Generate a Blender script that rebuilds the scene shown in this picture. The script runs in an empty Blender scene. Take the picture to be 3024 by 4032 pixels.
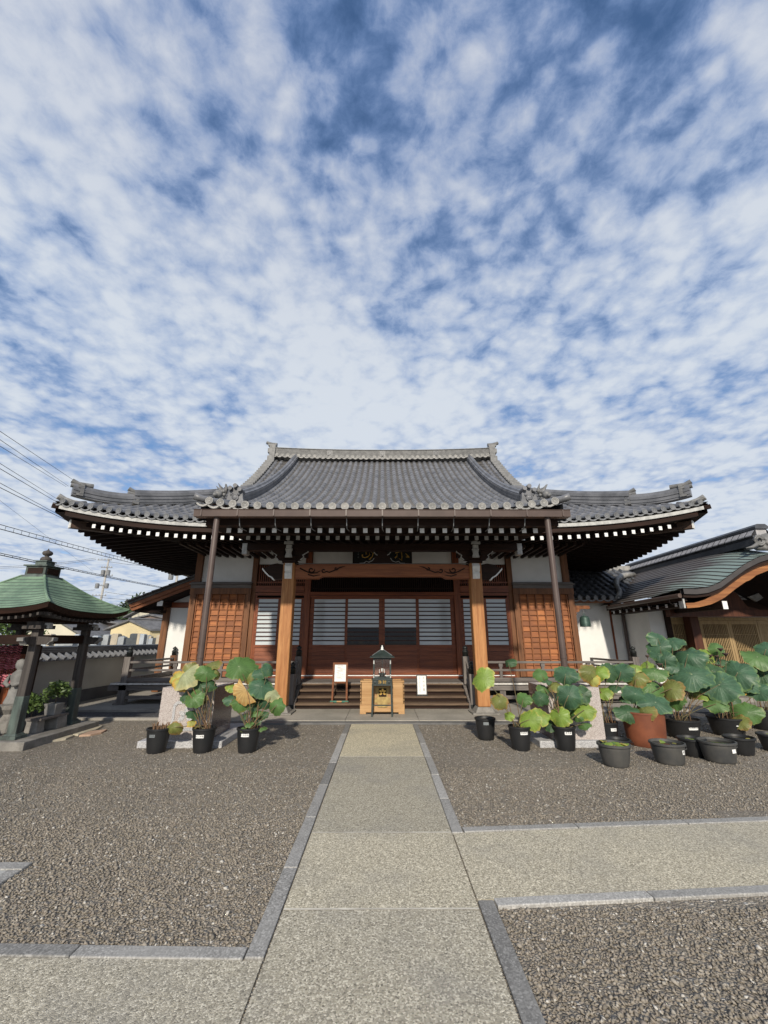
import bpy, math, random
import numpy as np
from mathutils import Vector, Matrix
R = math.radians
random.seed(7)
S = bpy.context.scene
COL = S.collection

# ------------------------------------------------------------------ camera, world, sun, exposure
FPX, PITCH, YAW, EYE = 1640.5, 17.1, 0.234, 1.6
cam = bpy.data.cameras.new('camera'); cam.sensor_fit = 'HORIZONTAL'; cam.sensor_width = 36.0
cam.lens = 36.0 * FPX / 3024.0; cam.clip_start = 0.05; cam.clip_end = 2000
co = bpy.data.objects.new('camera', cam); COL.objects.link(co)
co.location = (0, 0, EYE); co.rotation_euler = (R(90 + PITCH), 0, R(-YAW)); S.camera = co
S.render.resolution_x, S.render.resolution_y = 768, 1024
S.view_settings.view_transform = 'Standard'; S.view_settings.look = 'None'
S.view_settings.exposure = 0.04; S.view_settings.gamma = 1.0

SUN_DIR = Vector((0.06, 1.0, -0.58)).normalized()         # the way the light travels
SUN_EL = math.asin(-SUN_DIR.z)
SUN_AZ = math.atan2(-SUN_DIR.x, -SUN_DIR.y)               # bearing of the sun, from +Y towards +X
sun = bpy.data.lights.new('sun', 'SUN'); sun.energy = 4.3; sun.angle = R(2.0); sun.color = (1.0, 0.91, 0.77)
so = bpy.data.objects.new('sun', sun); COL.objects.link(so)
so.rotation_euler = SUN_DIR.to_track_quat('-Z', 'Y').to_euler(); so.location = (-5, -20, 15)


class NT:
    def __init__(s, nt): s.nt = nt; s.n = nt.nodes; s.l = nt.links
    def new(s, t, **kw):
        n = s.n.new(t)
        for k, v in kw.items(): setattr(n, k, v)
        return n
    def put(s, sock, v):
        if isinstance(v, bpy.types.NodeSocket): s.l.new(v, sock)
        elif isinstance(v, (tuple, list)) and len(v) == 3 and sock.type == 'RGBA': sock.default_value = (*v, 1)
        else: sock.default_value = v
    def math(s, op, a, b=0.0, c=None, clamp=False):
        n = s.new('ShaderNodeMath', operation=op); n.use_clamp = clamp
        s.put(n.inputs[0], a); s.put(n.inputs[1], b)
        if c is not None: s.put(n.inputs[2], c)
        return n.outputs[0]
    def mix(s, f, a, b, blend='MIX'):
        n = s.new('ShaderNodeMix', data_type='RGBA', blend_type=blend)
        s.put(n.inputs[0], f); s.put(n.inputs[6], a); s.put(n.inputs[7], b)
        return n.outputs[2]
    def maprange(s, v, a, b, c=0.0, d=1.0, smooth=True):
        n = s.new('ShaderNodeMapRange'); n.interpolation_type = 'SMOOTHSTEP' if smooth else 'LINEAR'
        s.put(n.inputs[0], v); n.inputs[1].default_value = a; n.inputs[2].default_value = b
        n.inputs[3].default_value = c; n.inputs[4].default_value = d
        return n.outputs[0]
    def noise(s, vec, scale, detail=4, rough=0.55, dist=0.0):
        n = s.new('ShaderNodeTexNoise'); s.put(n.inputs['Vector'], vec)
        n.inputs['Scale'].default_value = scale; n.inputs['Detail'].default_value = detail
        n.inputs['Roughness'].default_value = rough; n.inputs['Distortion'].default_value = dist
        return n.outputs[0]
    def voro(s, vec, scale, feature='F1'):
        n = s.new('ShaderNodeTexVoronoi', feature=feature); s.put(n.inputs['Vector'], vec)
        n.inputs['Scale'].default_value = scale
        return n
    def ramp(s, f, stops):
        n = s.new('ShaderNodeValToRGB'); e = n.color_ramp.elements
        while len(e) < len(stops): e.new(0.5)
        for el, (p, c) in zip(e, stops): el.position = p; el.color = (*c, 1)
        s.put(n.inputs[0], f); return n.outputs[0]
    def scale3(s, vec, sc, loc=(0, 0, 0)):
        n = s.new('ShaderNodeMapping'); s.put(n.inputs[0], vec); n.inputs[3].default_value = sc; n.inputs[1].default_value = loc
        return n.outputs[0]


W = bpy.data.worlds.new('World'); S.world = W; W.use_nodes = True
w = NT(W.node_tree); w.n.clear()
out = w.new('ShaderNodeOutputWorld')
sky = w.new('ShaderNodeTexSky', sky_type='NISHITA'); sky.sun_disc = False
sky.sun_elevation = SUN_EL; sky.sun_rotation = SUN_AZ; sky.altitude = 0; sky.air_density = 1.0; sky.dust_density = 0.1; sky.ozone_density = 4.0
SKY_K = 0.14; CLOUD_AT = (7.7, 33.1, 0)
tc = w.new('ShaderNodeTexCoord')
sep = w.new('ShaderNodeSeparateXYZ'); w.put(sep.inputs[0], tc.outputs['Generated'])
zz = w.math('ADD', w.math('MAXIMUM', sep.outputs[2], 0.0), 0.12)
cmb = w.new('ShaderNodeCombineXYZ')
w.put(cmb.inputs[0], w.math('DIVIDE', sep.outputs[0], zz)); w.put(cmb.inputs[1], w.math('DIVIDE', sep.outputs[1], zz))
P = w.scale3(cmb.outputs[0], (1, 1, 1), CLOUD_AT)
def warped(src, scale, amount):
    t_ = w.new('ShaderNodeTexNoise'); w.put(t_.inputs['Vector'], src); t_.inputs['Scale'].default_value = scale; t_.inputs['Detail'].default_value = 3
    a_ = w.new('ShaderNodeVectorMath', operation='SUBTRACT'); w.put(a_.inputs[0], t_.outputs['Color']); a_.inputs[1].default_value = (.5, .5, .5)
    b_ = w.new('ShaderNodeVectorMath', operation='SCALE'); w.put(b_.inputs[0], a_.outputs[0]); b_.inputs['Scale'].default_value = amount
    c_ = w.new('ShaderNodeVectorMath', operation='ADD'); w.put(c_.inputs[0], src); w.put(c_.inputs[1], b_.outputs[0]); return c_.outputs[0]
Pw = warped(P, 5.0, 0.16)
def puffs(vec, scale):
    v_ = w.new('ShaderNodeTexVoronoi', feature='SMOOTH_F1'); w.put(v_.inputs['Vector'], vec); v_.inputs['Scale'].default_value = scale; v_.inputs['Smoothness'].default_value = 0.45
    return w.math('SUBTRACT', 1.0, w.math('MULTIPLY', v_.outputs['Distance'], 1.35))
big = w.noise(P, 1.15, 3, 0.5)
mid = w.noise(Pw, 3.4, 3, 0.5)
fine = w.noise(warped(P, 7.0, .08), 21.0, 7, 0.66)
d = w.math('MULTIPLY', big, 1.25)
d = w.math('ADD', d, w.math('MULTIPLY', mid, 0.42))
d = w.math('ADD', d, w.math('MULTIPLY', w.math('MULTIPLY', puffs(warped(Pw, 2.2, .22), 7.5), 0.36), w.maprange(sep.outputs[2], 0.35, 0.95, 1.0, 0.55)))
d = w.math('ADD', d, w.math('MULTIPLY', puffs(warped(P, 12.0, .10), 17.0), 0.30))
d = w.math('ADD', d, w.math('MULTIPLY', fine, 0.54))
low = w.maprange(sep.outputs[2], 0.12, 0.80, 0.15, 0.0)
d = w.math('ADD', d, low)
dens = w.maprange(d, 0.84, 1.26)
cov = w.math('MULTIPLY', dens, 0.98)
thick = w.maprange(d, 1.00, 1.62)
# overhead one looks at the shaded undersides of the layer, lower down at its lit flanks
ccol = w.mix(thick, (0.31, 0.42, 0.64), (0.66, 0.715, 0.79))
ccol = w.mix(w.maprange(sep.outputs[2], 0.50, 0.97), ccol, w.mix(thick, (0.15, 0.25, 0.48), (0.58, 0.62, 0.71)))
sk = w.new('ShaderNodeVectorMath', operation='SCALE'); w.put(sk.inputs[0], sky.outputs[0]); sk.inputs['Scale'].default_value = SKY_K
hs = w.new('ShaderNodeHueSaturation'); hs.inputs['Saturation'].default_value = 1.05; w.put(hs.inputs['Color'], sk.outputs[0])
final = w.mix(cov, hs.outputs[0], ccol)
bg = w.new('ShaderNodeBackground'); w.put(bg.inputs[0], final); bg.inputs[1].default_value = 1.0
w.l.new(bg.outputs[0], out.inputs[0])


# ------------------------------------------------------------------ helpers
def ray(x, y):
    u = (x - 1512) / FPX; v = (y - 2016) / FPX; t = R(PITCH); p = R(YAW)
    f = math.cos(t) + v * math.sin(t); z = math.sin(t) - v * math.cos(t)
    return u * math.cos(p) + f * math.sin(p), -u * math.sin(p) + f * math.cos(p), z
def at(x, y, Y):                                            # a point seen in the photograph, at the depth it stands at
    r = ray(x, y); t = Y / r[1]
    return Vector((r[0] * t, Y, EYE + r[2] * t))

WL = {}
class MB:
    def __init__(s): s.v = []; s.f = []; s.m = []; s.at = {}; s.mi = 0
    def face(s, *i): s.f.append(i); s.m.append(s.mi)
    def add(s, vs, fs):
        b = len(s.v); s.v += [tuple(q) for q in vs]
        for f in fs: s.f.append(tuple(b + i for i in f)); s.m.append(s.mi)
        return s
    def box(s, x0, x1, y0, y1, z0, z1):
        return s.add([(x0, y0, z0), (x1, y0, z0), (x1, y1, z0), (x0, y1, z0), (x0, y0, z1), (x1, y0, z1), (x1, y1, z1), (x0, y1, z1)],
                     [(0, 3, 2, 1), (4, 5, 6, 7), (0, 1, 5, 4), (1, 2, 6, 5), (2, 3, 7, 6), (3, 0, 4, 7)])
    def frust(s, x0, x1, y0, y1, z0, X0, X1, Y0, Y1, z1):
        return s.add([(x0, y0, z0), (x1, y0, z0), (x1, y1, z0), (x0, y1, z0), (X0, Y0, z1), (X1, Y0, z1), (X1, Y1, z1), (X0, Y1, z1)],
                     [(0, 3, 2, 1), (4, 5, 6, 7), (0, 1, 5, 4), (1, 2, 6, 5), (2, 3, 7, 6), (3, 0, 4, 7)])
    def bar(s, p, q, wd, ht, up=(0, 0, 1)):
        p = Vector(p); q = Vector(q); t = (q - p).normalized(); up = Vector(up)
        if abs(t.dot(up)) > .98: up = Vector((0, 1, 0))
        a = t.cross(up).normalized() * wd / 2; b = a.cross(t).normalized() * ht / 2
        vs = [p - a - b, p + a - b, p + a + b, p - a + b, q - a - b, q + a - b, q + a + b, q - a + b]
        return s.add(vs, [(0, 1, 2, 3), (7, 6, 5, 4), (0, 4, 5, 1), (1, 5, 6, 2), (2, 6, 7, 3), (3, 7, 4, 0)])
    def tube(s, pts, r, n=8, cap=True):
        pts = [Vector(p) for p in pts]; b = len(s.v)
        rr = r if isinstance(r, (list, tuple)) else [r] * len(pts)
        for i, p in enumerate(pts):
            t = (pts[min(i + 1, len(pts) - 1)] - pts[max(i - 1, 0)]).normalized()
            up = Vector((0, 0, 1)) if abs(t.z) < .95 else Vector((0, 1, 0))
            a = t.cross(up).normalized(); c = a.cross(t).normalized()
            for k in range(n):
                g = 2 * math.pi * k / n; s.v.append(tuple(p + (a * math.cos(g) + c * math.sin(g)) * rr[i]))
        for i in range(len(pts) - 1):
            for k in range(n):
                s.face(b + i * n + k, b + i * n + (k + 1) % n, b + (i + 1) * n + (k + 1) % n, b + (i + 1) * n + k)
        if cap:
            s.face(*[b + k for k in range(n)][::-1]); s.face(*[b + (len(pts) - 1) * n + k for k in range(n)])
        return s
    def lathe(s, prof, c=(0, 0, 0), n=16, sx=1, sy=1, lean=(0, 0)):
        b = len(s.v)
        for (r, z) in prof:
            for k in range(n):
                g = 2 * math.pi * k / n; s.v.append((c[0] + r * sx * math.cos(g) + lean[0] * z, c[1] + r * sy * math.sin(g) + lean[1] * z, c[2] + z))
        for i in range(len(prof) - 1):
            for k in range(n):
                s.face(b + i * n + k, b + i * n + (k + 1) % n, b + (i + 1) * n + (k + 1) % n, b + (i + 1) * n + k)
        s.face(*[b + k for k in range(n)][::-1]); s.face(*[b + (len(prof) - 1) * n + k for k in range(n)])
        return s
    def prism(s, poly, y0, y1, fn=None):                    # polygon in x,z given thickness in y
        fn = fn or (lambda u, v, q: (u, q, v)); n = len(poly)
        vs = [fn(u, v, y0) for u, v in poly] + [fn(u, v, y1) for u, v in poly]
        fs = [tuple(range(n)), tuple(range(2 * n - 1, n - 1, -1))] + [(i, i + n, (i + 1) % n + n, (i + 1) % n) for i in range(n)]
        return s.add(vs, fs)
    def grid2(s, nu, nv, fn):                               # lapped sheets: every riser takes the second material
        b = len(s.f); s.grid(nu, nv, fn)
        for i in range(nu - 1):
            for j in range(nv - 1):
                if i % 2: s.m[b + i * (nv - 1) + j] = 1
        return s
    def grid(s, nu, nv, fn):
        b = len(s.v)
        for i in range(nu):
            for j in range(nv): s.v.append(tuple(fn(i, j)))
        for i in range(nu - 1):
            for j in range(nv - 1): s.face(b + i * nv + j, b + (i + 1) * nv + j, b + (i + 1) * nv + j + 1, b + i * nv + j + 1)
        return s
    def sweep(s, path, sec, closed=True, cap=True, scl=None):   # section (lateral, up) carried along a path
        path = [Vector(p) for p in path]; n = len(sec); b = len(s.v)
        for i, p in enumerate(path):
            t = path[min(i + 1, len(path) - 1)] - path[max(i - 1, 0)]
            lat = Vector((t.y, -t.x, 0)).normalized(); k = scl(i / (len(path) - 1)) if scl else 1
            for (u, v) in sec: s.v.append(tuple(p + lat * u * k + Vector((0, 0, v * k))))
        for i in range(len(path) - 1):
            for k in range(n if closed else n - 1):
                s.face(b + i * n + k, b + (i + 1) * n + k, b + (i + 1) * n + (k + 1) % n, b + i * n + (k + 1) % n)
        if cap and closed:
            s.face(*[b + k for k in range(n)]); s.face(*[b + (len(path) - 1) * n + k for k in range(n)][::-1])
        return s
    def ball(s, c, rx, ry=None, rz=None, n=10, m=6):
        ry = ry or rx; rz = rz or rx; b = len(s.v); s.v.append((c[0], c[1], c[2] - rz))
        for i in range(1, m):
            g = math.pi * i / m
            for k in range(n):
                h = 2 * math.pi * k / n; s.v.append((c[0] + rx * math.sin(g) * math.cos(h), c[1] + ry * math.sin(g) * math.sin(h), c[2] - rz * math.cos(g)))
        s.v.append((c[0], c[1], c[2] + rz)); e = len(s.v) - 1
        for k in range(n):
            s.face(b, b + 1 + (k + 1) % n, b + 1 + k); s.face(e, e - n + k, e - n + (k + 1) % n)
        for i in range(m - 2):
            for k in range(n): s.face(b + 1 + i * n + k, b + 1 + i * n + (k + 1) % n, b + 1 + (i + 1) * n + (k + 1) % n, b + 1 + (i + 1) * n + k)
        return s
    def attr(s, name, vals): s.at[name] = vals; return s
    def build(s, name, mats, parent=None, loc=(0, 0, 0), smooth=False, bevel=0.0):
        me = bpy.data.meshes.new(name); me.from_pydata(s.v, [], s.f); me.validate()
        if not isinstance(mats, (list, tuple)): mats = [mats]
        for m in mats: me.materials.append(m)
        if len(mats) > 1 and len(me.polygons) == len(s.m): me.polygons.foreach_set('material_index', s.m)
        if smooth: me.polygons.foreach_set('use_smooth', [True] * len(me.polygons))
        for k, vals in s.at.items():
            a = me.attributes.new(k, 'FLOAT', 'POINT'); a.data.foreach_set('value', vals)
        me.update()
        return link(name, me, parent, loc, bevel)

def link(name, me, parent=None, loc=(0, 0, 0), bevel=0.0):
    o = bpy.data.objects.new(name, me); COL.objects.link(o); o.location = loc
    WL[o] = Vector(loc)
    if parent is not None:
        o.parent = parent; o.matrix_parent_inverse = Matrix.Translation(-WL[parent])
    if bevel:
        b = o.modifiers.new('bevel', 'BEVEL'); b.width = bevel; b.segments = 2; b.limit_method = 'ANGLE'; b.angle_limit = R(40)
    return o
def tag(o, label, cat, group=None, kind=None):
    if label: o['label'] = label
    if cat: o['category'] = cat
    if group: o['group'] = group
    if kind: o['kind'] = kind
    return o
def thing(name, label, cat, loc=(0, 0, 0), group=None):
    o = bpy.data.objects.new(name, None); COL.objects.link(o); o.location = loc; WL[o] = Vector(loc); o.empty_display_size = .2
    return tag(o, label, cat, group)
def struct(name, mb, mats, **kw):
    o = mb.build(name, mats, **kw); o['kind'] = 'structure'; return o
def copy_tree(o, loc=None, parent=None):
    c = o.copy(); COL.objects.link(c)
    if parent is not None: c.parent = parent
    if loc is not None: c.location = loc
    WL[c] = Vector(c.location)
    for ch in list(o.children): copy_tree(ch, None, c)
    return c

def text_mesh(txt, size):
    cu = bpy.data.curves.new('lettering', 'FONT'); cu.body = txt; cu.size = size; cu.align_x = 'CENTER'; cu.align_y = 'CENTER'; cu.resolution_u = 2
    o = bpy.data.objects.new('lettering', cu); COL.objects.link(o)
    dg = bpy.context.evaluated_depsgraph_get(); me = o.evaluated_get(dg).to_mesh()
    vs = [tuple(q.co) for q in me.vertices]; fs = [tuple(p.vertices) for p in me.polygons]
    o.evaluated_get(dg).to_mesh_clear(); bpy.data.objects.remove(o); bpy.data.curves.remove(cu)
    return vs, fs

# ------------------------------------------------------------------ materials
MATS = {}
def base_mat(name):
    m = bpy.data.materials.new(name); m.use_nodes = True; t = NT(m.node_tree)
    b = t.n['Principled BSDF']; g = t.new('ShaderNodeNewGeometry'); MATS[name] = m
    return m, t, b, g.outputs['Position']
def bump(t, b, h, strength, dist=0.01):
    n = t.new('ShaderNodeBump'); n.inputs['Strength'].default_value = strength; n.inputs['Distance'].default_value = dist
    t.put(n.inputs['Height'], h); t.l.new(n.outputs[0], b.inputs['Normal'])
def plain(name, c1, c2=None, scale=3.0, rough=.6, bmp=0.0, bscale=60, metal=0.0, spec=.5, stretch=(1, 1, 1), detail=5, fine=0.0):
    m, t, b, p = base_mat(name)
    c2 = c2 or tuple(x * .7 for x in c1)
    v = t.scale3(p, stretch)
    col = t.mix(t.maprange(t.noise(v, scale, detail, .6), .3, .7), c1, c2)
    if fine:
        col = t.mix(fine, col, t.mix(t.noise(v, scale * 14, 3, .6), (0, 0, 0), (1, 1, 1)), 'OVERLAY')
    t.put(b.inputs['Base Color'], col); b.inputs['Roughness'].default_value = rough; b.inputs['Metallic'].default_value = metal
    b.inputs['Specular IOR Level'].default_value = spec
    if bmp: bump(t, b, t.noise(p, bscale, 4, .6), bmp)
    return m
def wood(name, c1, c2, c3=None, axis='z', rough=.6, grain=18, bmp=.25, spec=.35, weather=None, rows=None):
    m, t, b, p = base_mat(name)
    sc = {'x': (.06, 1, 1), 'y': (1, .06, 1), 'z': (1, 1, .06)}[axis]
    v = t.scale3(p, sc)
    g1 = t.noise(v, grain, 6, .65, .6); g2 = t.noise(v, grain * 4.5, 4, .6)
    col = t.mix(t.maprange(g1, .32, .68), c1, c2)
    col = t.mix(t.math('MULTIPLY', t.maprange(g2, .45, .75), .45), col, c3 or tuple(x * .5 for x in c2))
    if rows:                                              # every board was cut from a different log
        sp = t.new('ShaderNodeSeparateXYZ'); t.put(sp.inputs[0], p); cb = t.new('ShaderNodeCombineXYZ')
        t.put(cb.inputs[0], t.math('FLOOR', t.math('DIVIDE', sp.outputs[0], rows[0]))); t.put(cb.inputs[2], t.math('FLOOR', t.math('DIVIDE', t.math('SUBTRACT', sp.outputs[2], rows[2]), rows[1])))
        wn = t.new('ShaderNodeTexWhiteNoise'); t.put(wn.inputs['Vector'], cb.outputs[0])
        col = t.mix(t.maprange(wn.outputs[0], 0, 1, 0, .62, False), col, tuple(x * .42 for x in c2))
    if weather: col = t.mix(t.maprange(t.noise(p, 1.7, 4, .6), .5, .75, 0, .7), col, weather)
    t.put(b.inputs['Base Color'], col); b.inputs['Roughness'].default_value = rough; b.inputs['Specular IOR Level'].default_value = spec
    if bmp: bump(t, b, t.math('ADD', g1, t.math('MULTIPLY', g2, .6)), bmp, .006)
    return m
def speck(name, cols, scale=120, rough=.6, big=None, bmp=.15, second=None):
    m, t, b, p = base_mat(name)
    vo = t.voro(p, scale); s = t.new('ShaderNodeSeparateColor'); t.put(s.inputs[0], vo.outputs['Color'])
    n = len(cols)
    col = t.ramp(s.outputs[0], [((i + .0) / n, c) for i, c in enumerate(cols)])
    if big:
        col = t.mix(t.maprange(t.noise(p, big[0], 4, .55), .35, .7, 0, big[2]), col, big[1])
    if second:
        col = t.mix(t.math('MULTIPLY', t.noise(p, second[0], 3, .6), second[1]), col, (0, 0, 0))
    t.put(b.inputs['Base Color'], col); b.inputs['Roughness'].default_value = rough
    if bmp: bump(t, b, vo.outputs['Distance'], -bmp, .004)
    return m

tile_round = plain('roof_tile_round', (.165, .168, .180), (.085, .088, .096), 2.6, .42, .12, 30, spec=.5, fine=.25)
tile_flat = plain('roof_tile_flat', (.095, .088, .081), (.042, .040, .039), 5.0, .6, .2, 40, fine=.4)
tile_ridge = plain('roof_tile_ridge', (.20, .20, .197), (.11, .11, .11), 7.0, .55, .2, 60, fine=.4)
tile_light = plain('roof_tile_light', (.36, .35, .33), (.19, .19, .185), 6.0, .55, .2, 60, fine=.5)
tile_dark = plain('roof_tile_dark', (.075, .08, .09), (.045, .048, .055), 4.0, .45, .1, 30)
wood_dark = wood('wood_dark', (.030, .013, .008), (.016, .008, .005), axis='x', spec=.2)
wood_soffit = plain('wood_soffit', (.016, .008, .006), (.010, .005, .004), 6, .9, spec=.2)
wood_pillar = wood('wood_pillar', (.50, .245, .095), (.34, .14, .048), (.15, .06, .022), 'z', .55, 14, .15)
wood_red_x = wood('wood_red_crosswise', (.27, .080, .030), (.15, .040, .016), None, 'x', .45, 14, .15)
wood_red_z = wood('wood_red_upright', (.27, .082, .032), (.15, .042, .017), None, 'z', .45, 14, .15)
wood_beam = wood('wood_carved_beam', (.34, .125, .048), (.20, .065, .026), None, 'x', .5, 10, .2)
wood_board = wood('wood_siding', (.46, .17, .052), (.27, .085, .026), (.11, .034, .013), 'x', .6, 12, .3, weather=(.20, .07, .026), rows=(.243, .156, .60))
wood_batten = wood('wood_batten', (.27, .105, .038), (.16, .055, .021), None, 'z', .6, 16, .2)
wood_frame = wood('wood_frame_brown', (.22, .095, .04), (.12, .05, .022), None, 'z', .6, 14, .25)
wood_barge = wood('wood_barge', (.24, .085, .03), (.13, .042, .016), None, 'x', .6, 14, .2)
wood_grey = wood('wood_weathered', (.20, .18, .165), (.115, .10, .092), (.05, .043, .04), 'x', .8, 16, .4)
wood_grey_z = wood('wood_weathered_upright', (.20, .18, .165), (.115, .10, .092), (.05, .043, .04), 'z', .8, 16, .4)
wood_step = wood('wood_step', (.17, .115, .075), (.085, .055, .038), (.03, .02, .014), 'x', .75, 14, .4)
wood_new = wood('wood_offertory', (.50, .31, .145), (.37, .205, .085), (.28, .13, .045), 'x', .5, 7, .1)
wood_lattice = wood('wood_lattice', (.40, .285, .145), (.29, .20, .095), (.25, .13, .04), 'z', .55, 14, .1)
wood_gold_arch = wood('wood_arch_board', (.38, .165, .06), (.19, .070, .026), (.11, .04, .015), 'x', .5, 8, .2)
wood_copper_stain = wood('wood_pavilion', (.085, .075, .068), (.042, .036, .034), (.025, .02, .018), 'z', .75, 12, .3)
copper_shoe = plain('verdigris_shoe', (.10, .135, .12), (.038, .044, .040), 7, .6, .2, 40, stretch=(1, 1, .2), fine=.3)
copper_green = plain('verdigris_roof', (.205, .30, .20), (.095, .155, .105), 2.6, .6, .15, 25, spec=.4, fine=.3)
copper_brown = None
plaster = plain('white_plaster', (.80, .80, .78), (.70, .70, .68), 1.5, .85, .06, 90)
plaster_cream = plain('wall_render', (.52, .50, .44), (.43, .41, .365), 1.2, .85, .1, 70)
plaster_base = plain('wall_base_render', (.10, .10, .105), (.07, .07, .074), 2, .85, .1, 70)
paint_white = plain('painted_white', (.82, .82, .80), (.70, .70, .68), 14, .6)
paint_shade = plain('shaded_white_and_grey', (.50, .50, .48), (.32, .32, .31), 9, .7)  # white paint with eave shade mixed into its colour; also used for greyish fittings
gutter_m = plain('gutter_brown', (.105, .074, .063), (.078, .054, .046), 3, .4, spec=.5)
black_metal = plain('black_metal', (.018, .022, .022), (.010, .012, .012), 8, .45)
green_black = plain('lantern_green', (.030, .045, .042), (.016, .024, .023), 9, .45)
gold = plain('gilding', (.72, .47, .13), (.50, .30, .07), 20, .35, metal=.6)
gold_paint = plain('gold_fitting', (.46, .33, .12), (.32, .22, .08), 14, .55, metal=.15)
black_pot = plain('black_plastic', (.012, .013, .014), (.018, .018, .019), 5, .5, .05, 50, spec=.45)
tub_m = plain('tub_plastic', (.040, .042, .043), (.075, .072, .066), 4, .6, .1, 50)
terracotta = plain('terracotta', (.25, .078, .034), (.16, .05, .024), 3, .6, .1, 40)
soil = plain('wet_soil', (.045, .032, .02), (.02, .016, .012), 30, .9, .6, 60)
water_m = plain('pond_water', (.022, .020, .010), (.010, .012, .006), 8, .06, spec=.6)
paper = plain('paper', (.82, .82, .80), (.78, .78, .76), 10, .8)
ink = plain('ink', (.03, .03, .03), (.04, .04, .04), 10, .8)
ink_grey = plain('ink_grey', (.25, .26, .26), (.35, .36, .36), 60, .8)
tape_grey = plain('tape_grey', (.20, .22, .23), (.16, .18, .19), 10, .7)
granite_pink = speck('granite_pink', [(.20, .165, .15), (.40, .35, .325), (.46, .41, .385), (.32, .265, .25), (.50, .46, .435)], 130, .65, None, .05)
granite_dark = speck('granite_polished', [(.10, .075, .07), (.16, .125, .115), (.07, .055, .052), (.19, .15, .14)], 110, .18, None, .0)
granite_base = speck('granite_grey', [(.20, .20, .205), (.42, .42, .43), (.30, .30, .31), (.52, .52, .53)], 120, .7, None, .05)
kerb_m = speck('kerb_granite', [(.165, .16, .15), (.32, .31, .29), (.215, .21, .197), (.44, .43, .405), (.185, .18, .169)], 110, .6, (1.3, (.36, .35, .33), .5), .1)
kerb_v = [kerb_m] + [speck('kerb_granite_' + n_, [tuple(q * k_ for q in c) for c in [(.165, .16, .15), (.32, .31, .29), (.215, .21, .197), (.44, .43, .405), (.185, .18, .169)]], 110, .6, (1.3, (.36 * k_, .35 * k_, .33 * k_), .5), .1) for n_, k_ in (('pale', 1.28), ('dark', .74))]
concrete = plain('paving_concrete', (.33, .31, .275), (.25, .235, .21), 1.6, .85, .15, 60, fine=.25)
stone_old = plain('old_stone', (.27, .255, .23), (.16, .15, .135), 6, .85, .3, 40, fine=.3)
stone_statue = plain('statue_stone', (.24, .235, .225), (.15, .148, .142), 7, .8, .2, 50)
flag_stone = plain('flagstone_cream', (.52, .47, .36), (.42, .37, .27), 3, .8, .2, 50, fine=.3)
flag_pink = plain('flagstone_pink', (.50, .34, .24), (.40, .27, .19), 3, .8, .2, 50, fine=.3)
concrete_pole = plain('pole_concrete', (.42, .40, .37), (.33, .32, .30), 3, .85)
wire_m = plain('wire_black', (.03, .032, .036), (.04, .042, .046), 3, .7)
steel = plain('steel_grey', (.22, .23, .24), (.15, .155, .16), 4, .6)
bronze = plain('bronze_bell', (.065, .12, .10), (.035, .07, .06), 7, .5, metal=.3)
glass_dark = plain('window_dark', (.008, .008, .009), (.006, .006, .007), 3, .04, spec=.3)
house_cream = plain('house_cream', (.66, .56, .34), (.60, .50, .30), 1, .85)
house_pale = plain('house_pale', (.62, .58, .46), (.55, .52, .42), 1, .85)
house_brown = plain('house_brown', (.20, .155, .135), (.15, .115, .10), 1, .85)
house_roof = plain('house_roof', (.16, .16, .165), (.10, .10, .105), 3, .7)
crane_red = plain('crane_paper_red', (.32, .03, .05), (.55, .20, .24), 22, .7)
copper_dark = plain('copper_edge_dark', (.06, .052, .05), (.04, .036, .036), 4, .55)  # dark tone of the sheet laps and the roof rim

# copper sheet roof, brown weathering to verdigris
def _copper():
    m, t, b, p = base_mat('copper_sheet')
    n = t.noise(t.scale3(p, (1, .35, 1)), 3.0, 5, .6)
    s = t.new('ShaderNodeSeparateXYZ'); t.put(s.inputs[0], p)
    g = t.math('ADD', t.maprange(s.outputs[1], 10.0, 12.2, .50, -.10), n)         # the weathered front edge has turned green
    col = t.mix(t.maprange(g, .45, .9), (.115, .098, .090), (.23, .305, .285))
    col = t.mix(t.math('MULTIPLY', t.noise(p, 22, 3, .6), .3), col, (.05, .05, .05))
    t.put(b.inputs['Base Color'], col); b.inputs['Roughness'].default_value = .5
    return m
copper_brown = _copper()

def _gravel(name, scale, stops, bm=.7, dark=.6):
    m, t, b, p = base_mat(name)
    wn = t.new('ShaderNodeTexNoise'); t.put(wn.inputs['Vector'], p); wn.inputs['Scale'].default_value = scale * .6; wn.inputs['Detail'].default_value = 1
    off = t.new('ShaderNodeVectorMath', operation='SCALE'); t.put(off.inputs[0], wn.outputs['Color']); off.inputs['Scale'].default_value = .9 / scale
    ad = t.new('ShaderNodeVectorMath', operation='ADD'); t.put(ad.inputs[0], p); t.put(ad.inputs[1], off.outputs[0])
    v2 = t.scale3(ad.outputs[0], (1, 1, 1))
    vo = t.voro(v2, scale); s = t.new('ShaderNodeSeparateColor'); t.put(s.inputs[0], vo.outputs['Color'])
    col = t.ramp(s.outputs[0], stops)
    col = t.mix(t.maprange(t.noise(p, .45, 4, .55), .35, .7, 0, .28), col, (.15, .128, .105))
    ve = t.voro(v2, scale, 'DISTANCE_TO_EDGE')
    gap = t.maprange(ve.outputs['Distance'], 0.0, .16, dark, 1.0)
    col = t.mix(1.0, col, t.mix(gap, (0, 0, 0), (1, 1, 1)), 'MULTIPLY')
    t.put(b.inputs['Base Color'], col); b.inputs['Roughness'].default_value = .85
    h = t.math('ADD', t.maprange(ve.outputs['Distance'], 0, .35), t.math('MULTIPLY', s.outputs[1], .5))
    bump(t, b, h, bm, .02)
    return m
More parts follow.
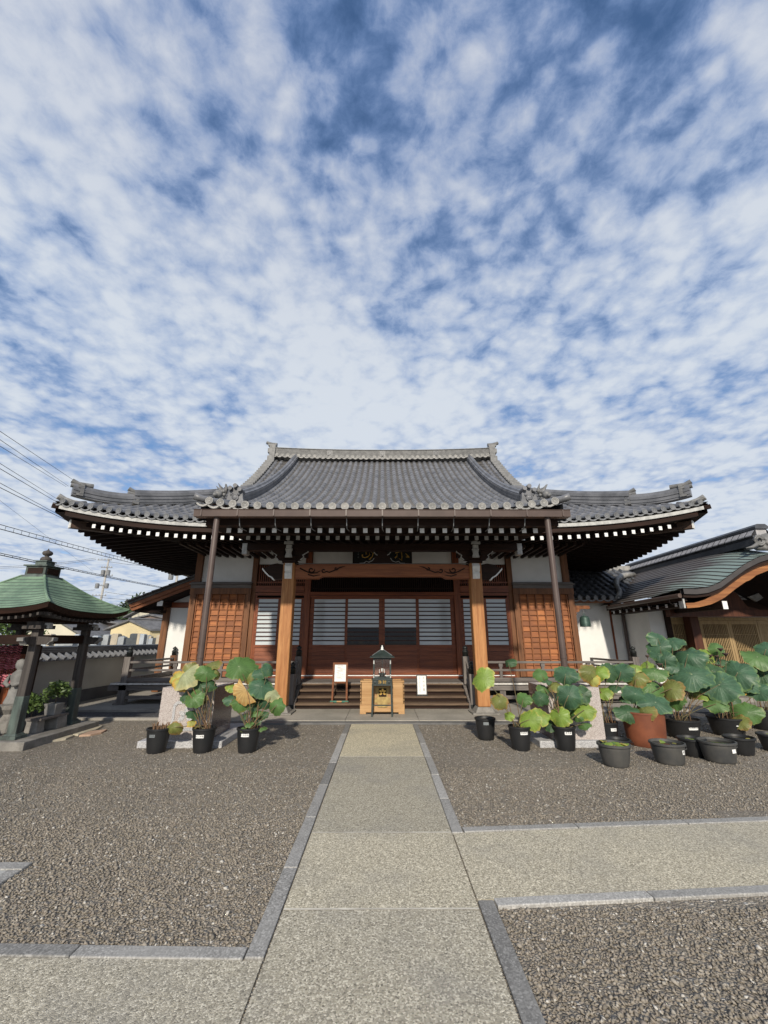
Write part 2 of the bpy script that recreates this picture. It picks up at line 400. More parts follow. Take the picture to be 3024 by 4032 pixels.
gstops = [(0, (.185, .162, .128)), (.2, (.305, .270, .215)), (.42, (.25, .217, .172)), (.6, (.36, .318, .257)), (.8, (.265, .225, .182)), (.95, (.42, .38, .315)), (.997, (.64, .61, .55))]
gravel_m = _gravel('gravel', 46, gstops)
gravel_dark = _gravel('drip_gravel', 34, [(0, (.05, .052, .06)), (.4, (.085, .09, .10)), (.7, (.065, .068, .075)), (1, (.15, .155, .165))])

def _pebble():
    m, t, b, p = base_mat('loose_stones')
    a = t.new('ShaderNodeAttribute', attribute_name='tone')
    col = t.ramp(a.outputs['Fac'], gstops)
    col = t.mix(t.math('MULTIPLY', t.noise(p, 150, 3, .6), .45), col, (.05, .04, .035))
    t.put(b.inputs['Base Color'], col); b.inputs['Roughness'].default_value = .8
    return m
pebble_m = _pebble()

def _aggregate(name, tint, k=1.0):
    m, t, b, p = base_mat(name)
    vo = t.voro(p, 120); s = t.new('ShaderNodeSeparateColor'); t.put(s.inputs[0], vo.outputs['Color'])
    cs = [(.13, .12, .095), (.42, .39, .31), (.27, .25, .20), (.50, .47, .39), (.20, .185, .15), (.36, .335, .27), (.60, .57, .48)]
    col = t.ramp(s.outputs[0], [(i / 6.5, tuple(c * q * k for c, q in zip(cc, tint))) for i, cc in enumerate(cs)])
    col = t.mix(t.maprange(t.noise(p, 1.1, 5, .6), .45, .72, 0, .38), col, tuple(.23 * q for q in tint))       # dirt patches
    ve = t.voro(p, 120, 'DISTANCE_TO_EDGE'); h = t.maprange(ve.outputs['Distance'], 0, .3)
    t.put(b.inputs['Base Color'], col); b.inputs['Roughness'].default_value = .8
    bump(t, b, h, .4, .006)
    return m
agg = [_aggregate('aggregate_a', (1.0, .975, .93), 1.08), _aggregate('aggregate_b', (1.0, .975, .92), .98), _aggregate('aggregate_c', (1.02, .985, .91), 1.20), _aggregate('aggregate_d', (1.05, 1.0, .87), 1.30)]
joint_m = plain('joint_mortar', (.66, .62, .53), (.40, .37, .31), 5, .9)

def _glass():
    m, t, b, p = base_mat('window_glass')
    t.put(b.inputs['Base Color'], t.mix(t.noise(p, 1.2, 2), (.50, .55, .57), (.60, .645, .66)))
    b.inputs['Roughness'].default_value = .06; b.inputs['Specular IOR Level'].default_value = .6
    return m
glass_white = _glass()                                           # white paper screens right behind the glass

def leaf_mat(name, c, edge, blot, e0=.72, vein=.11):
    m, t, b, p = base_mat(name)
    r = t.new('ShaderNodeAttribute', attribute_name='rad').outputs['Fac']; a = t.new('ShaderNodeAttribute', attribute_name='ang').outputs['Fac']
    n = t.noise(p, 16, 4, .6)
    col = t.mix(t.maprange(t.noise(p, 7, 3, .6), .35, .7), c, tuple(x * .72 for x in c))
    ee = t.math('ADD', r, t.math('MULTIPLY', t.math('SUBTRACT', n, .5), .8))
    col = t.mix(t.maprange(ee, e0, 1.08), col, edge)
    col = t.mix(t.maprange(t.noise(p, 11, 5, .65), .60, .72, 0, .8), col, blot)
    vv = t.math('POWER', t.math('ABSOLUTE', t.math('COSINE', t.math('MULTIPLY', a, 10.0))), 14.0)
    col = t.mix(t.math('MULTIPLY', vv, vein), col, tuple(min(1, x * 2.2 + .06) for x in c))
    col = t.mix(t.maprange(r, .0, .06, .8, 0), col, (.45, .5, .3))
    t.put(b.inputs['Base Color'], col); b.inputs['Roughness'].default_value = .45; b.inputs['Specular IOR Level'].default_value = .45
    bump(t, b, t.math('ADD', t.math('MULTIPLY', vv, .3), t.noise(p, 28, 3, .5)), .5, .01)
    tr = t.new('ShaderNodeBsdfTranslucent'); t.put(tr.inputs[0], col)
    mx = t.new('ShaderNodeMixShader'); mx.inputs[0].default_value = .25
    t.l.new(b.outputs[0], mx.inputs[1]); t.l.new(tr.outputs[0], mx.inputs[2]); t.l.new(mx.outputs[0], t.n['Material Output'].inputs[0])
    return m
LM = {'b': leaf_mat('leaf_blue_green', (.066, .145, .078), (.15, .24, .08), (.13, .19, .06), .85),
      'd': leaf_mat('leaf_dark_green', (.055, .120, .052), (.12, .18, .05), (.10, .12, .03), .88),
      'g': leaf_mat('leaf_green', (.105, .205, .060), (.22, .25, .07), (.14, .20, .05), .9),
      'l': leaf_mat('leaf_lime', (.22, .33, .055), (.42, .40, .09), (.34, .33, .07), .82),
      'o': leaf_mat('leaf_olive', (.20, .22, .06), (.34, .20, .07), (.26, .17, .05), .7),
      'y': leaf_mat('leaf_yellow', (.46, .46, .12), (.55, .30, .05), (.50, .36, .06), .6),
      'p': leaf_mat('leaf_pale', (.42, .46, .25), (.55, .50, .24), (.45, .42, .18), .6),
      't': leaf_mat('leaf_tan', (.62, .40, .16), (.52, .29, .09), (.45, .25, .09), .7, .25)}
stem_m = plain('lotus_stem', (.10, .10, .045), (.14, .085, .04), 9, .7)
stem_dry = plain('lotus_stem_dry', (.22, .13, .07), (.14, .08, .045), 9, .8)
pod_m = plain('seed_pod', (.10, .055, .045), (.05, .03, .03), 30, .8, .4, 60)
shrub_leaf = plain('shrub_leaf', (.10, .155, .035), (.045, .085, .02), 12, .5)
tree_leaf = plain('tree_leaf', (.055, .085, .03), (.025, .045, .016), 1.5, .6)
wood_post_dark = wood('wood_post_dark', (.10, .034, .017), (.055, .019, .010), None, 'z', .6, 14, .2)
wood_barge_dark = wood('wood_corner', (.10, .062, .045), (.055, .033, .025), None, 'x', .7, 14, .2)
roof_seam = plain('roof_seam', (.045, .065, .05), (.03, .04, .035), 9, .7)
bark = plain('bark', (.10, .075, .055), (.06, .045, .035), 8, .9)

# ------------------------------------------------------------------ the ground
struct('ground', MB().grid(2, 2, lambda i, j: (-300 + 600 * i, -200 + 700 * j, -.012)), plain('far_ground', (.26, .25, .22), (.20, .19, .17), .2, .9))
struct('gravel_yard', MB().grid(2, 2, lambda i, j: (-9.0 + 21.0 * i, -12 + 22.6 * j, 0)), gravel_m)

def sheet(x0, x1, y0, y1, z): return MB().add([(x0, y0, z), (x1, y0, z), (x1, y1, z), (x0, y1, z)], [(0, 1, 2, 3)])
for (y0, y1, k) in [(-6, 3.172, 0), (3.182, 4.242, 2), (4.252, 6.688, 1), (6.698, 9.11, 3)]:
    struct('path', MB().box(-.607, .600, y0, y1, -.01, .014), agg[k])
mb = MB()
for y in (3.177, 4.247, 6.693): mb.add([(-.605, y - .009, .0165), (.6, y - .009, .0165), (.6, y + .009, .0165), (-.605, y + .009, .0165)], [(0, 1, 2, 3)])
struct('path_joint', mb, joint_m)
# branches to the right and to the left run a little askew
RB = lambda x, y: y + .078 * (x - .6)
LB = lambda x, y: y - .022 * (x + .6)
def quad_slab(x0, x1, fn, y0, y1, z0, z1):
    return MB().add([(x0, fn(x0, y0), z0), (x1, fn(x1, y0), z0), (x1, fn(x1, y1), z0), (x0, fn(x0, y1), z0), (x0, fn(x0, y0), z1), (x1, fn(x1, y0), z1), (x1, fn(x1, y1), z1), (x0, fn(x0, y1), z1)],
                    [(0, 3, 2, 1), (4, 5, 6, 7), (0, 1, 5, 4), (1, 2, 6, 5), (2, 3, 7, 6), (3, 0, 4, 7)])
struct('path', quad_slab(.612, 11, RB, 3.275, 4.235, -.01, .012), agg[2])
struct('path', quad_slab(-9, -.619, LB, -3, 2.748, -.01, .012), agg[0])
def kerb_run(p, q, wd, n, seed):
    rr = random.Random(seed); p = Vector(p); q = Vector(q); mb = MB()
    for i in range(n):
        a = p.lerp(q, i / n); b = p.lerp(q, (i + 1) / n); g = (b - a).normalized() * .004; mb.mi = rr.choice((0, 0, 1, 2)); off = Vector((rr.uniform(-.003, .003), rr.uniform(-.003, .003), 0)); a += off; b += off
        mb.bar(a + g, b - g, wd, .036 + rr.uniform(0, .006))
    return struct('kerb', mb, kerb_v, bevel=.006)
kerb_run((-.668, 2.76, .0), (-.668, 9.10, .0), .10, 7, 1)
kerb_run((.655, 4.24, .0), (.655, 9.10, .0), .095, 6, 2)
kerb_run((.660, -3, .0), (.660, 3.268, .0), .100, 6, 3)
kerb_run((.71, RB(.71, 4.29), .0), (11, RB(11, 4.29), .0), .09, 10, 4)
kerb_run((.715, RB(.715, 3.228), .0), (11, RB(11, 3.228), .0), .085, 10, 5)
kerb_run((-.72, LB(-.72, 2.80), .0), (-9, LB(-9, 2.80), .0), .09, 9, 6)
# corner of another paved square, far left
kerb_run((-9, 3.70, .0), (-2.60, 3.70, .0), .10, 7, 7); kerb_run((-2.65, 3.645, .0), (-2.65, 3.18, .0), .10, 1, 8)
kerb_run((-9, 3.13, .0), (-2.60, 3.13, .0), .10, 7, 9)
struct('pavement', MB().box(-9, -2.705, 3.185, 3.645, -.01, .012), plain('pale_slab', (.46, .46, .43), (.38, .38, .36), 3, .8, .1, 60, fine=.3))

# forecourt of the hall: kerb, stone apron, dark drip gravel under the eaves, concrete
struct('kerb', MB().box(-3.75, 3.75, 9.13, 9.30, -.02, .035), plain('kerb_dark', (.16, .155, .15), (.10, .10, .10), 4, .7))
ap = MB()
for i in range(5):
    x0 = -3.75 + i * 1.5; ap.box(x0 + .004, x0 + 1.496, 9.305, 11.6, -.02, .05)
struct('pavement', ap, plain('apron_stone', (.36, .335, .29), (.26, .245, .21), 1.3, .75, .12, 60, fine=.3, stretch=(1, 1, 1)))
for sx in (-1, 1):
    x0, x1 = sorted((sx * 3.76, sx * 9.0))
    struct('kerb', MB().box(x0, x1, 9.60, 9.72, -.02, .045), concrete)
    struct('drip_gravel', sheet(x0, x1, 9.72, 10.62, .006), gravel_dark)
    struct('kerb', MB().box(x0, x1, 10.62, 10.74, -.02, .055), concrete)
    struct('pavement', MB().box(x0, x1, 10.745, 26, -.02, .04), concrete)

# loose stones lying on the nearer gravel
def stones(seed, regions, name):
    rg = np.random.default_rng(seed); P = []
    for (x0, x1, y0, y1, dn) in regions:
        n = int((x1 - x0) * (y1 - y0) * dn)
        q = np.stack([rg.uniform(x0, x1, n), rg.uniform(y0, y1, n)], 1)
        P.append(q)
    q = np.concatenate(P); n = len(q)
    base = np.array([[1, 0, 0], [0, 1, 0], [-1, 0, 0], [0, -1, 0], [.15, .1, .8], [.0, -.1, -.8]], float)
    a = rg.uniform(0, 2 * math.pi, n); s = rg.uniform(.0065, .0125, n) * np.where(rg.random(n) < .04, 1.5, 1)
    sx = s * rg.uniform(.9, 1.5, n); sy = s * rg.uniform(.7, 1.1, n); sz = s * rg.uniform(.5, .9, n)
    v = np.repeat(base[None], n, 0) + rg.normal(0, .16, (n, 6, 3))
    v[:, :, 0] *= sx[:, None]; v[:, :, 1] *= sy[:, None]; v[:, :, 2] *= sz[:, None]
    tl = rg.normal(0, .35, n); c, sn = np.cos(tl)[:, None], np.sin(tl)[:, None]
    vx, vz = v[:, :, 0] * c - v[:, :, 2] * sn, v[:, :, 0] * sn + v[:, :, 2] * c
    ca, sa = np.cos(a)[:, None], np.sin(a)[:, None]
    X = vx * ca - v[:, :, 1] * sa + q[:, 0:1]; Y = vx * sa + v[:, :, 1] * ca + q[:, 1:2]; Z = vz + (sz * .35 + rg.uniform(-.003, .005, n))[:, None]
    co = np.stack([X, Y, Z], 2).reshape(-1, 3).astype(np.float32)
    tri = np.array([[0, 1, 4], [1, 2, 4], [2, 3, 4], [3, 0, 4], [1, 0, 5], [2, 1, 5], [3, 2, 5], [0, 3, 5]])
    fi = (tri[None] + (np.arange(n) * 6)[:, None, None]).reshape(-1).astype(np.int32)
    me = bpy.data.meshes.new(name); nt = len(fi) // 3
    me.vertices.add(len(co)); me.vertices.foreach_set('co', co.reshape(-1))
    me.loops.add(len(fi)); me.loops.foreach_set('vertex_index', fi)
    me.polygons.add(nt); me.polygons.foreach_set('loop_start', np.arange(nt, dtype=np.int32) * 3); me.polygons.foreach_set('loop_total', np.full(nt, 3, np.int32))
    me.update(); me.validate()
    at_ = me.attributes.new('tone', 'FLOAT', 'POINT'); at_.data.foreach_set('value', np.repeat(rg.random(n), 6).astype(np.float32))
    me.materials.append(pebble_m)
    o = link(name, me); o['kind'] = 'stuff'; o['label'] = 'loose brown gravel stones covering the temple yard'
    return o
stones(3, [(-3.6, -.72, 2.86, 4.6, 3000), (-4.9, -.72, 4.6, 6.2, 1500), (-5.2, -.72, 6.2, 9.1, 450),
           (.72, 3.2, 1.6, 3.2, 3000), (.72, 4.9, 4.75, 6.2, 1900), (.71, 3.2, 4.42, 4.75, 2200), (.72, 7.0, 6.2, 9.1, 450)], 'gravel')

# ------------------------------------------------------------------ the main hall
XC, YE, YR, YW = 8.36, 10.1, 18.0, 12.9              # eave corner, eave line, ridge line, front wall
def eave(x): return 4.47 + .45 * max(0, (abs(x) - 3) / 5) ** 2.4
def ysoft(y): return eave(max(0.0, abs(y - YR) / (YR - YE) * XC))
def z_main(x, y): return eave(x) + .36 * (y - YE) + .037 * (y - YE) ** 2
def z_side(x, y): d_ = XC - abs(x); return ysoft(y) + .36 * d_ + .037 * d_ * d_
def z_porch(y, x=0.0):
    d_ = y - 7.8; e = .10 * max(0, (abs(x) - 1.8) / 1.6) ** 2 * max(0, 1 - d_ / 3.2)
    return 4.06 + .25 * d_ + .0288 * d_ * d_ + e
HALL = thing('temple_hall', 'broad wooden temple hall with grey tiled hip-and-gable roof and projecting porch', 'temple', (0, 12.9, 0))
H = lambda n, mb, m, **k: mb.build(n, m, k.pop('parent', HALL), **k)
PITCHX = .2445

# --- main roof
def tile_rows(mb, xs, y0f, y1f, zf, r=.066, step=.30):
    for x in xs:
        y0, y1 = y0f(x), y1f(x)
        if y1 - y0 < .25: continue
        n = max(2, int((y1 - y0) / step)); b = len(mb.v)
        pr = []
        for i in range(n):
            a, c = y0 + (y1 - y0) * i / n, y0 + (y1 - y0) * (i + 1) / n
            pr += [(a, 1.07), (a + (c - a) * .2, 1.0), (c, .97)]
        for (y, k) in pr:
            z = zf(x, y)
            for j in range(7):
                g = math.pi * j / 6; mb.v.append((x + r * k * math.cos(g), y, z + r * k * (math.sin(g) * 1.05 + .12)))
        for i in range(len(pr) - 1):
            for j in range(6): mb.face(b + i * 7 + j, b + (i + 1) * 7 + j, b + (i + 1) * 7 + j + 1, b + i * 7 + j + 1)
def flat_tiles(mb, x0f, x1f, y0, y1, zf, nx=10, step=.25):
    n = int((y1 - y0) / step); ys = []
    for i in range(n):
        a, c = y0 + (y1 - y0) * i / n, y0 + (y1 - y0) * (i + 1) / n
        ys += [(a, .022), (c - .004, .0)]
    mb.grid(len(ys), nx + 1, lambda i, j: (lambda y, o: (lambda x: (x, y, zf(x, y) + o))(x0f(y) + (x1f(y) - x0f(y)) * j / nx))(*ys[i]))

half_roof = lambda y: XC - (y - YE) if y < YE + 3.15 else 5.25
m = MB()
flat_tiles(m, lambda y: -half_roof(y), lambda y: half_roof(y), YE, YR, z_main, 24)
roof = H('main_roof', m, tile_flat)
m = MB(); xs = [s * (3.72 + PITCHX * i) for s in (-1, 1) for i in range(19)]
tile_rows(m, xs, lambda x: YE, lambda x: min(YE + XC - abs(x) - .08, 13.4) if abs(x) > 5.2 else (15.0 if abs(x) < 4.6 else YR), z_main, r=.074)
H('tile_row', m, tile_round, parent=roof, smooth=True)['kind'] = 'stuff'
for s in (-1, 1):
    m = MB()
    m.grid(14, 30, lambda i, j: (lambda u, y: (s * (XC - u), y, z_side(XC - u, y)))(3.3 * i / 13, YE + 3.3 * i / 13 + (2 * (YR - YE) - 6.6 * i / 13) * j / 29))
    H('side_roof_slope', m, tile_flat, parent=roof)
m = MB()
m.grid(20, 12, lambda i, j: (lambda y: (half_roof(y) * (2 * j / 11 - 1), 2 * YR - y, z_main(half_roof(y) * (2 * j / 11 - 1), y)))(YE + (YR - YE) * i / 19))
H('rear_roof_slope', m, tile_flat, parent=roof)
# gable walls
for s in (-1, 1):
    m = MB(); n = 12; pf = [(13.3 + (YR - 13.3) * i / n) for i in range(n + 1)]
    poly = [(y, z_main(5, y) - .12) for y in pf] + [(2 * YR - y, z_main(5, y) - .12) for y in pf[::-1][1:]]
    poly = poly + [(2 * YR - 13.3, 5.6), (13.3, 5.6)]
    m.prism(poly, 0, .1, lambda u, v, q: (s * (4.75 - q), u, v))
    H('gable_wall', m, plaster)

# chrysanthemum-faced eave tiles, each with its crescent pan tile
def eave_tile_mesh(r, name):
    m = MB(); n = 48; rings = [(0, -.004), (.022, -.004), (.024, .003), (.030, .0), (.058, .0), (.062, -.012), (r, -.012), (r, .06)]
    for (q, y) in rings:
        for k in range(n):
            g = 2 * math.pi * k / n; yy = y
            if .028 < q < .06: yy = y - .010 * abs(math.cos(8 * g)) * (1 if q > .04 else .4)
            m.v.append((q * math.cos(g), yy, q * math.sin(g)))
    for i in range(len(rings) - 1):
        for k in range(n): m.face(i * n + k, i * n + (k + 1) % n, (i + 1) * n + (k + 1) % n, (i + 1) * n + k)
    b = len(m.v)
    for i in range(9):
        x = -PITCHX + PITCHX * i / 8; sag = .055 * math.sin(math.pi * i / 8)
        for (y, z) in ((.0, -.025 - sag), (.0, -.065 - sag), (.05, -.065 - sag), (.06, -.02 - sag)): m.v.append((x, y, z))
    for i in range(8):
        for k in range(4): m.face(b + i * 4 + k, b + (i + 1) * 4 + k, b + (i + 1) * 4 + (k + 1) % 4, b + i * 4 + (k + 1) % 4)
    me = bpy.data.meshes.new(name); me.from_pydata(m.v, [], m.f); me.update(); return me
et = eave_tile_mesh(.076, 'eave_tile'); et.materials.append(tile_light)
et_dark = eave_tile_mesh(.070, 'eave_tile'); et_dark.materials.append(plain('roof_tile_eave', (.20, .205, .215), (.12, .125, .13), 5, .5, .1, 60))
for s in (-1, 1):
    for i in range(19):
        x = s * (3.72 + PITCHX * i); link('eave_tile', et_dark, roof, (x, YE - .03, eave(x) + .035))
# eave boards
def eave_strip(mb, y0, y1, zt, zb, xm, n=48):
    for s in (-1, 1):
        for i in range(n):
            a, c = s * xm * i / n, s * xm * (i + 1) / n
            for (p, q) in ((a, c),):
                z0, z1 = eave(p), eave(q)
                mb.add([(p, y0, z0 + zb), (q, y0, z1 + zb), (q, y1, z1 + zb), (p, y1, z0 + zb), (p, y0, z0 + zt), (q, y0, z1 + zt), (q, y1, z1 + zt), (p, y1, z0 + zt)],
                       [(0, 3, 2, 1), (4, 5, 6, 7), (0, 1, 5, 4), (2, 3, 7, 6)])
m = MB(); eave_strip(m, YE - .01, YE + .10, -.085, -.175, 8.2)
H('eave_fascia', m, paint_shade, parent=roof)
m = MB(); eave_strip(m, YE + .04, YE + .25, -.178, -.305, 8.05)
H('eave_board', m, wood_dark, parent=roof)
# soffits
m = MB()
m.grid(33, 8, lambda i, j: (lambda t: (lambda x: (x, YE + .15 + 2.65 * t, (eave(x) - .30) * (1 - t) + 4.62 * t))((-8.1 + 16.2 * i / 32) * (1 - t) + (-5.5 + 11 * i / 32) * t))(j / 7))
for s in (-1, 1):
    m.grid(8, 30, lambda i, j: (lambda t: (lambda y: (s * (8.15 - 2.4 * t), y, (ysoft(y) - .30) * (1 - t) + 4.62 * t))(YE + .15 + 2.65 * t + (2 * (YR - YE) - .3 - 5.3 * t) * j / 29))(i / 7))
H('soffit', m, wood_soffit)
# side eaves: boards along the edge
for s in (-1, 1):
    m = MB()
    for j in range(40):
        ya, yb = YE + 15.8 * j / 40, YE + 15.8 * (j + 1) / 40
        for (xa, xb, zt, zb) in ((8.33, 8.22, -.05, -.175), (8.28, 8.05, -.178, -.305)):
            m.add([(s * xa, ya, ysoft(ya) + zb), (s * xa, yb, ysoft(yb) + zb), (s * xb, yb, ysoft(yb) + zb), (s * xb, ya, ysoft(ya) + zb), (s * xa, ya, ysoft(ya) + zt), (s * xa, yb, ysoft(yb) + zt), (s * xb, yb, ysoft(yb) + zt), (s * xb, ya, ysoft(ya) + zt)],
                  [(0, 1, 2, 3), (4, 7, 6, 5), (0, 4, 5, 1), (2, 6, 7, 3)])
    H('side_eave_board', m, wood_dark, parent=roof)

def rafter_mesh(wd, ht, ln, rise, name='rafter'):
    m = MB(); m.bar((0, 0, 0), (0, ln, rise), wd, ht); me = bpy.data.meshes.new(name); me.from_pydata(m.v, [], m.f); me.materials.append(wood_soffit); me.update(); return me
def cap_mesh(wd, ht, mt):
    m = MB().box(-wd / 2 - .002, wd / 2 + .002, -.012, .004, -ht / 2 - .002, ht / 2 + .002); me = bpy.data.meshes.new('rafter_end'); me.from_pydata(m.v, [], m.f); me.materials.append(mt); me.update(); return me
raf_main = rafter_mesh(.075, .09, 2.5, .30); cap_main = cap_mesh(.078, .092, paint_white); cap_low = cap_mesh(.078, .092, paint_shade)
for s in (-1, 1):
    for i in range(18):
        x = s * (3.30 + .2335 * i)
        if abs(x) > 7.5: continue
        o = link('rafter', raf_main, HALL, (x, YE + .08, eave(x) - .43)); link('rafter_end', cap_main, o, (x, YE + .075, eave(x) - .43))
m = MB()
for s in (-1, 1):
    for i in range(10):
        x = s * (3.4 + .2335 * i); m.box(x - .036, x + .036, YE + 1.0, YE + 2.7, eave(x) - .46, eave(x) - .38)
H('base_rafter_row', m, wood_dark)['kind'] = 'stuff'
raf_side = {}
for s in (-1, 1):
    mm = MB(); mm.bar((0, 0, 0), (-s * 2.4, 0, .22), .09, .11); me = bpy.data.meshes.new('side_rafter'); me.from_pydata(mm.v, [], mm.f); me.materials.append(wood_soffit); me.update()
    for i in range(24):
        y = YE + .55 + .25 * i; link('side_rafter', me, HALL, (s * 8.16, y, ysoft(y) - .40))
    # hip rafter at the corner, its end painted white
    o = H('corner_beam', MB().bar((s * 8.08, YE + .33, 4.47), (s * 5.7, 12.85, 4.55), .17, .20), wood_barge_dark)
    p = Vector((s * 8.08, YE + .33, 4.47)); dr = (Vector((s * 5.7, 12.85, 4.55)) - p).normalized()
    H('beam_end', MB().bar(p - dr * .02, p + dr * .005, .175, .205), paint_white, parent=o)
    H('corner_board', MB().bar((s * 8.36, YE - .04, 4.86), (s * 6.5, 12.0, 4.62), .10, .10), wood_dark)

# --- ridges
noshi = lambda wd, n, h, t=.0: ([(wd / 2 + (.018 if k % 2 else 0), h * (k + q) / n) for k in range(n) for q in (0.02, .98)] + [(.07, h + .03), (.05, h + .085), (0, h + .105), (-.05, h + .085), (-.07, h + .03)] +
                                [(-wd / 2 - (.018 if k % 2 else 0), h * (k + q) / n) for k in range(n - 1, -1, -1) for q in (.98, 0.02)])
rx = [-5.12 + 10.24 * i / 40 for i in range(41)]
rz = lambda x: 9.62 + .13 * (abs(x) / 5.1) ** 2.2
sec = [(.27, 0), (.27, .10), (.19, .12)]
for k in range(9): sec += [(.19, .13 + .037 * k), (.19, .155 + .037 * k), (.175, .157 + .037 * k), (.175, .163 + .037 * k)]
sec += [(.22, .475), (.22, .50), (.08, .52), (0, .55)]
sec = sec + [(-u, v) for u, v in sec[::-1][1:]]
rid = H('ridge', MB().sweep([(x, YR, rz(x)) for x in rx], sec), tile_ridge, parent=roof)
for x in (-2.45, 0.0, 2.5):
    m = MB(); z = rz(x) + .31
    m.box(x - .13, x + .13, YR - .215, YR - .19, z - .13, z + .13); m.lathe([(.095, 0), (.095, .012), (.075, .012), (.07, .004)], (0, 0, 0), 20)
    b = len(m.v) - 80
    for i in range(b, len(m.v)):
        vx, vy, vz = m.v[i]; m.v[i] = (x + vx, YR - .215 - vz, z + vy)
    H('ridge_crest', m, tile_dark, parent=roof)
for i in range(40):
    x = -4.89 + .2508 * i
    if i % 1 == 0: link('ridge_tile', et, rid, (x, YR - .30, rz(x) + .09))
def ogre_tile(m, c, wd, ht, face=-1, th=.14):
    cx, cy, cz = c
    prof = [(-.5, 0), (-.62, .10), (-.52, .22), (-.46, .40), (-.42, .70), (-.30, .92), (0, 1.06), (.30, .92), (.42, .70), (.46, .40), (.52, .22), (.62, .10), (.5, 0)]
    m.prism([(cx + u * wd, cz + v * ht) for u, v in prof], cy, cy + th)
    m.ball((cx, cy, cz + ht * .45), wd * .22, .05, ht * .2); m.ball((cx - wd * .2, cy, cz + ht * .62), wd * .1, .05, ht * .1); m.ball((cx + wd * .2, cy, cz + ht * .62), wd * .1, .05, ht * .1)
for s in (-1, 1):
    m = MB()                                              # ogre tile closing the ridge, seen edge on, and its horn-like tubes
    zb = rz(5.12)
    for k, (z0, z1, xo) in enumerate([(-.30, .02, .20), (.02, .20, .13), (.20, .42, .22), (.42, .58, .16), (.58, .66, .24)]):
        m.box(min(s * 5.0, s * (5.12 + xo)), max(s * 5.0, s * (5.12 + xo)), YR - .34 + .03 * k, YR + .34 - .03 * k, zb + z0 + .003, zb + z1 - .003)
    m.tube([(s * 5.0, YR, zb + .72), (s * 5.25, YR, zb + .74), (s * 5.5, YR, zb + .83)], [.085, .085, .075], 10)
    H('ridge_end_tile', m, tile_ridge, parent=roof)
    # verge: stubby tiles stepping down the gable edge
    m = MB()
    for i in range(22):
        y = YR - .25 - .21 * i; z = z_main(5, y) + .05
        m.tube([(s * 5.02, y, z + .03), (s * 5.42, y, z)], .078, 8)
        m.box(min(s * 5.0, s * 5.38), max(s * 5.0, s * 5.38), y - .19, y - .03, z - .09, z - .02)
    H('verge_tile', m, tile_ridge, parent=roof)['kind'] = 'stuff'
    # hip ridge in two steps
    hip = lambda t: Vector((s * (XC - .22 - t), YE + .22 + t, z_main(XC - .22 - t, YE + .22 + t) + .03))
    H('hip_ridge', MB().sweep([hip(t) + Vector((0, 0, .16 * max(0, 1 - t / .9) ** 2)) for t in [q * .1 for q in range(0, 13)]], noshi(.20, 5, .24)), tile_round, parent=roof)
    H('hip_ridge', MB().sweep([hip(t) + Vector((0, 0, .0)) for t in [1.0 + q * .16 for q in range(0, 18)]], noshi(.24, 7, .36)), tile_round, parent=roof)
    for (t, hh) in ((.13, .34), (1.06, .38)):
        c = hip(t); q = Vector((s, -1, 0)).normalized(); m = MB()
        z0 = c.z + (.14 if t < .5 else .0)
        for k, (zz_, ex) in enumerate([(0, .10), (.07, .03), (.22, .08), (.28, .04)]):
            h2 = [.06, .14, .05, .08][k]
            m.bar(Vector((c.x, c.y, z0 + zz_ + h2 / 2)) - q * .05, Vector((c.x, c.y, z0 + zz_ + h2 / 2)) + q * ex, .30 - .03 * k, h2)
        e = Vector((c.x, c.y, z0 + hh))
        m.tube([e - q * .25 + Vector((0, 0, .02)), e + q * .08, e + q * .24 + Vector((0, 0, .06))], .062, 10)
        m.tube([e - q * .05 + Vector((0, 0, -.08)), e + q * .24 + Vector((0, 0, -.06))], .062, 10)
        H('hip_end_tile', m, tile_ridge, parent=roof, smooth=False)
    # upturned corner tile
    H('corner_tile', MB().tube([(s * 7.9, YE + .40, 5.02), (s * 8.06, YE + .22, 5.02), (s * 8.17, YE + .08, 5.05), (s * 8.26, YE - .04, 5.11)], [.075, .075, .075, .08], 10), tile_light, parent=roof)

# --- porch roof, carried forward from the main slope
wid = lambda y: 3.56 if y < 10.85 else 4.28
porch = MB(); flat_tiles(porch, lambda y: -wid(y), lambda y: wid(y), 7.8, YR - .1, lambda x, y: z_porch(y, x), 16)
porch = H('porch_roof', porch, tile_flat)
m = MB()
for s in (-1, 1):
    ys = [7.8 + 3.04 * i / 12 for i in range(13)]
    m.grid(13, 2, lambda i, j: (s * 3.56, ys[i], z_porch(ys[i], 3.5) - (.34 if j else 0)))
    ys2 = [10.85 + 7.1 * i / 20 for i in range(21)]
    m.grid(21, 2, (lambda y_: lambda i, j: (s * 4.28, y_[i], z_porch(y_[i], 3.5) - (.40 if j else 0)))(ys2))
    m.add([(s * 3.56, 10.85, z_porch(10.85) - .3), (s * 4.28, 10.85, z_porch(10.85) - .3), (s * 4.28, 10.85, z_porch(10.85) + .02), (s * 3.56, 10.85, z_porch(10.85) + .02)], [(0, 1, 2, 3)])
H('porch_verge', m, tile_dark, parent=porch)
m = MB(); xs = [PITCHX * (i - 17 + .0) for i in range(35)]
tile_rows(m, xs, lambda x: 7.8 if abs(x) < 3.5 else 10.9, lambda x: YR - .12, lambda x, y: z_porch(y, x), r=.080)
H('tile_row', m, tile_round, parent=porch, smooth=True)['kind'] = 'stuff'
for i in range(28):
    x = PITCHX * (i - 13.5) + .0
    x = PITCHX * (i - 13) if i < 27 else 3.42
    if i == 27: continue
    link('eave_tile', et, porch, (x, 7.77, z_porch(7.8, x) + .045))
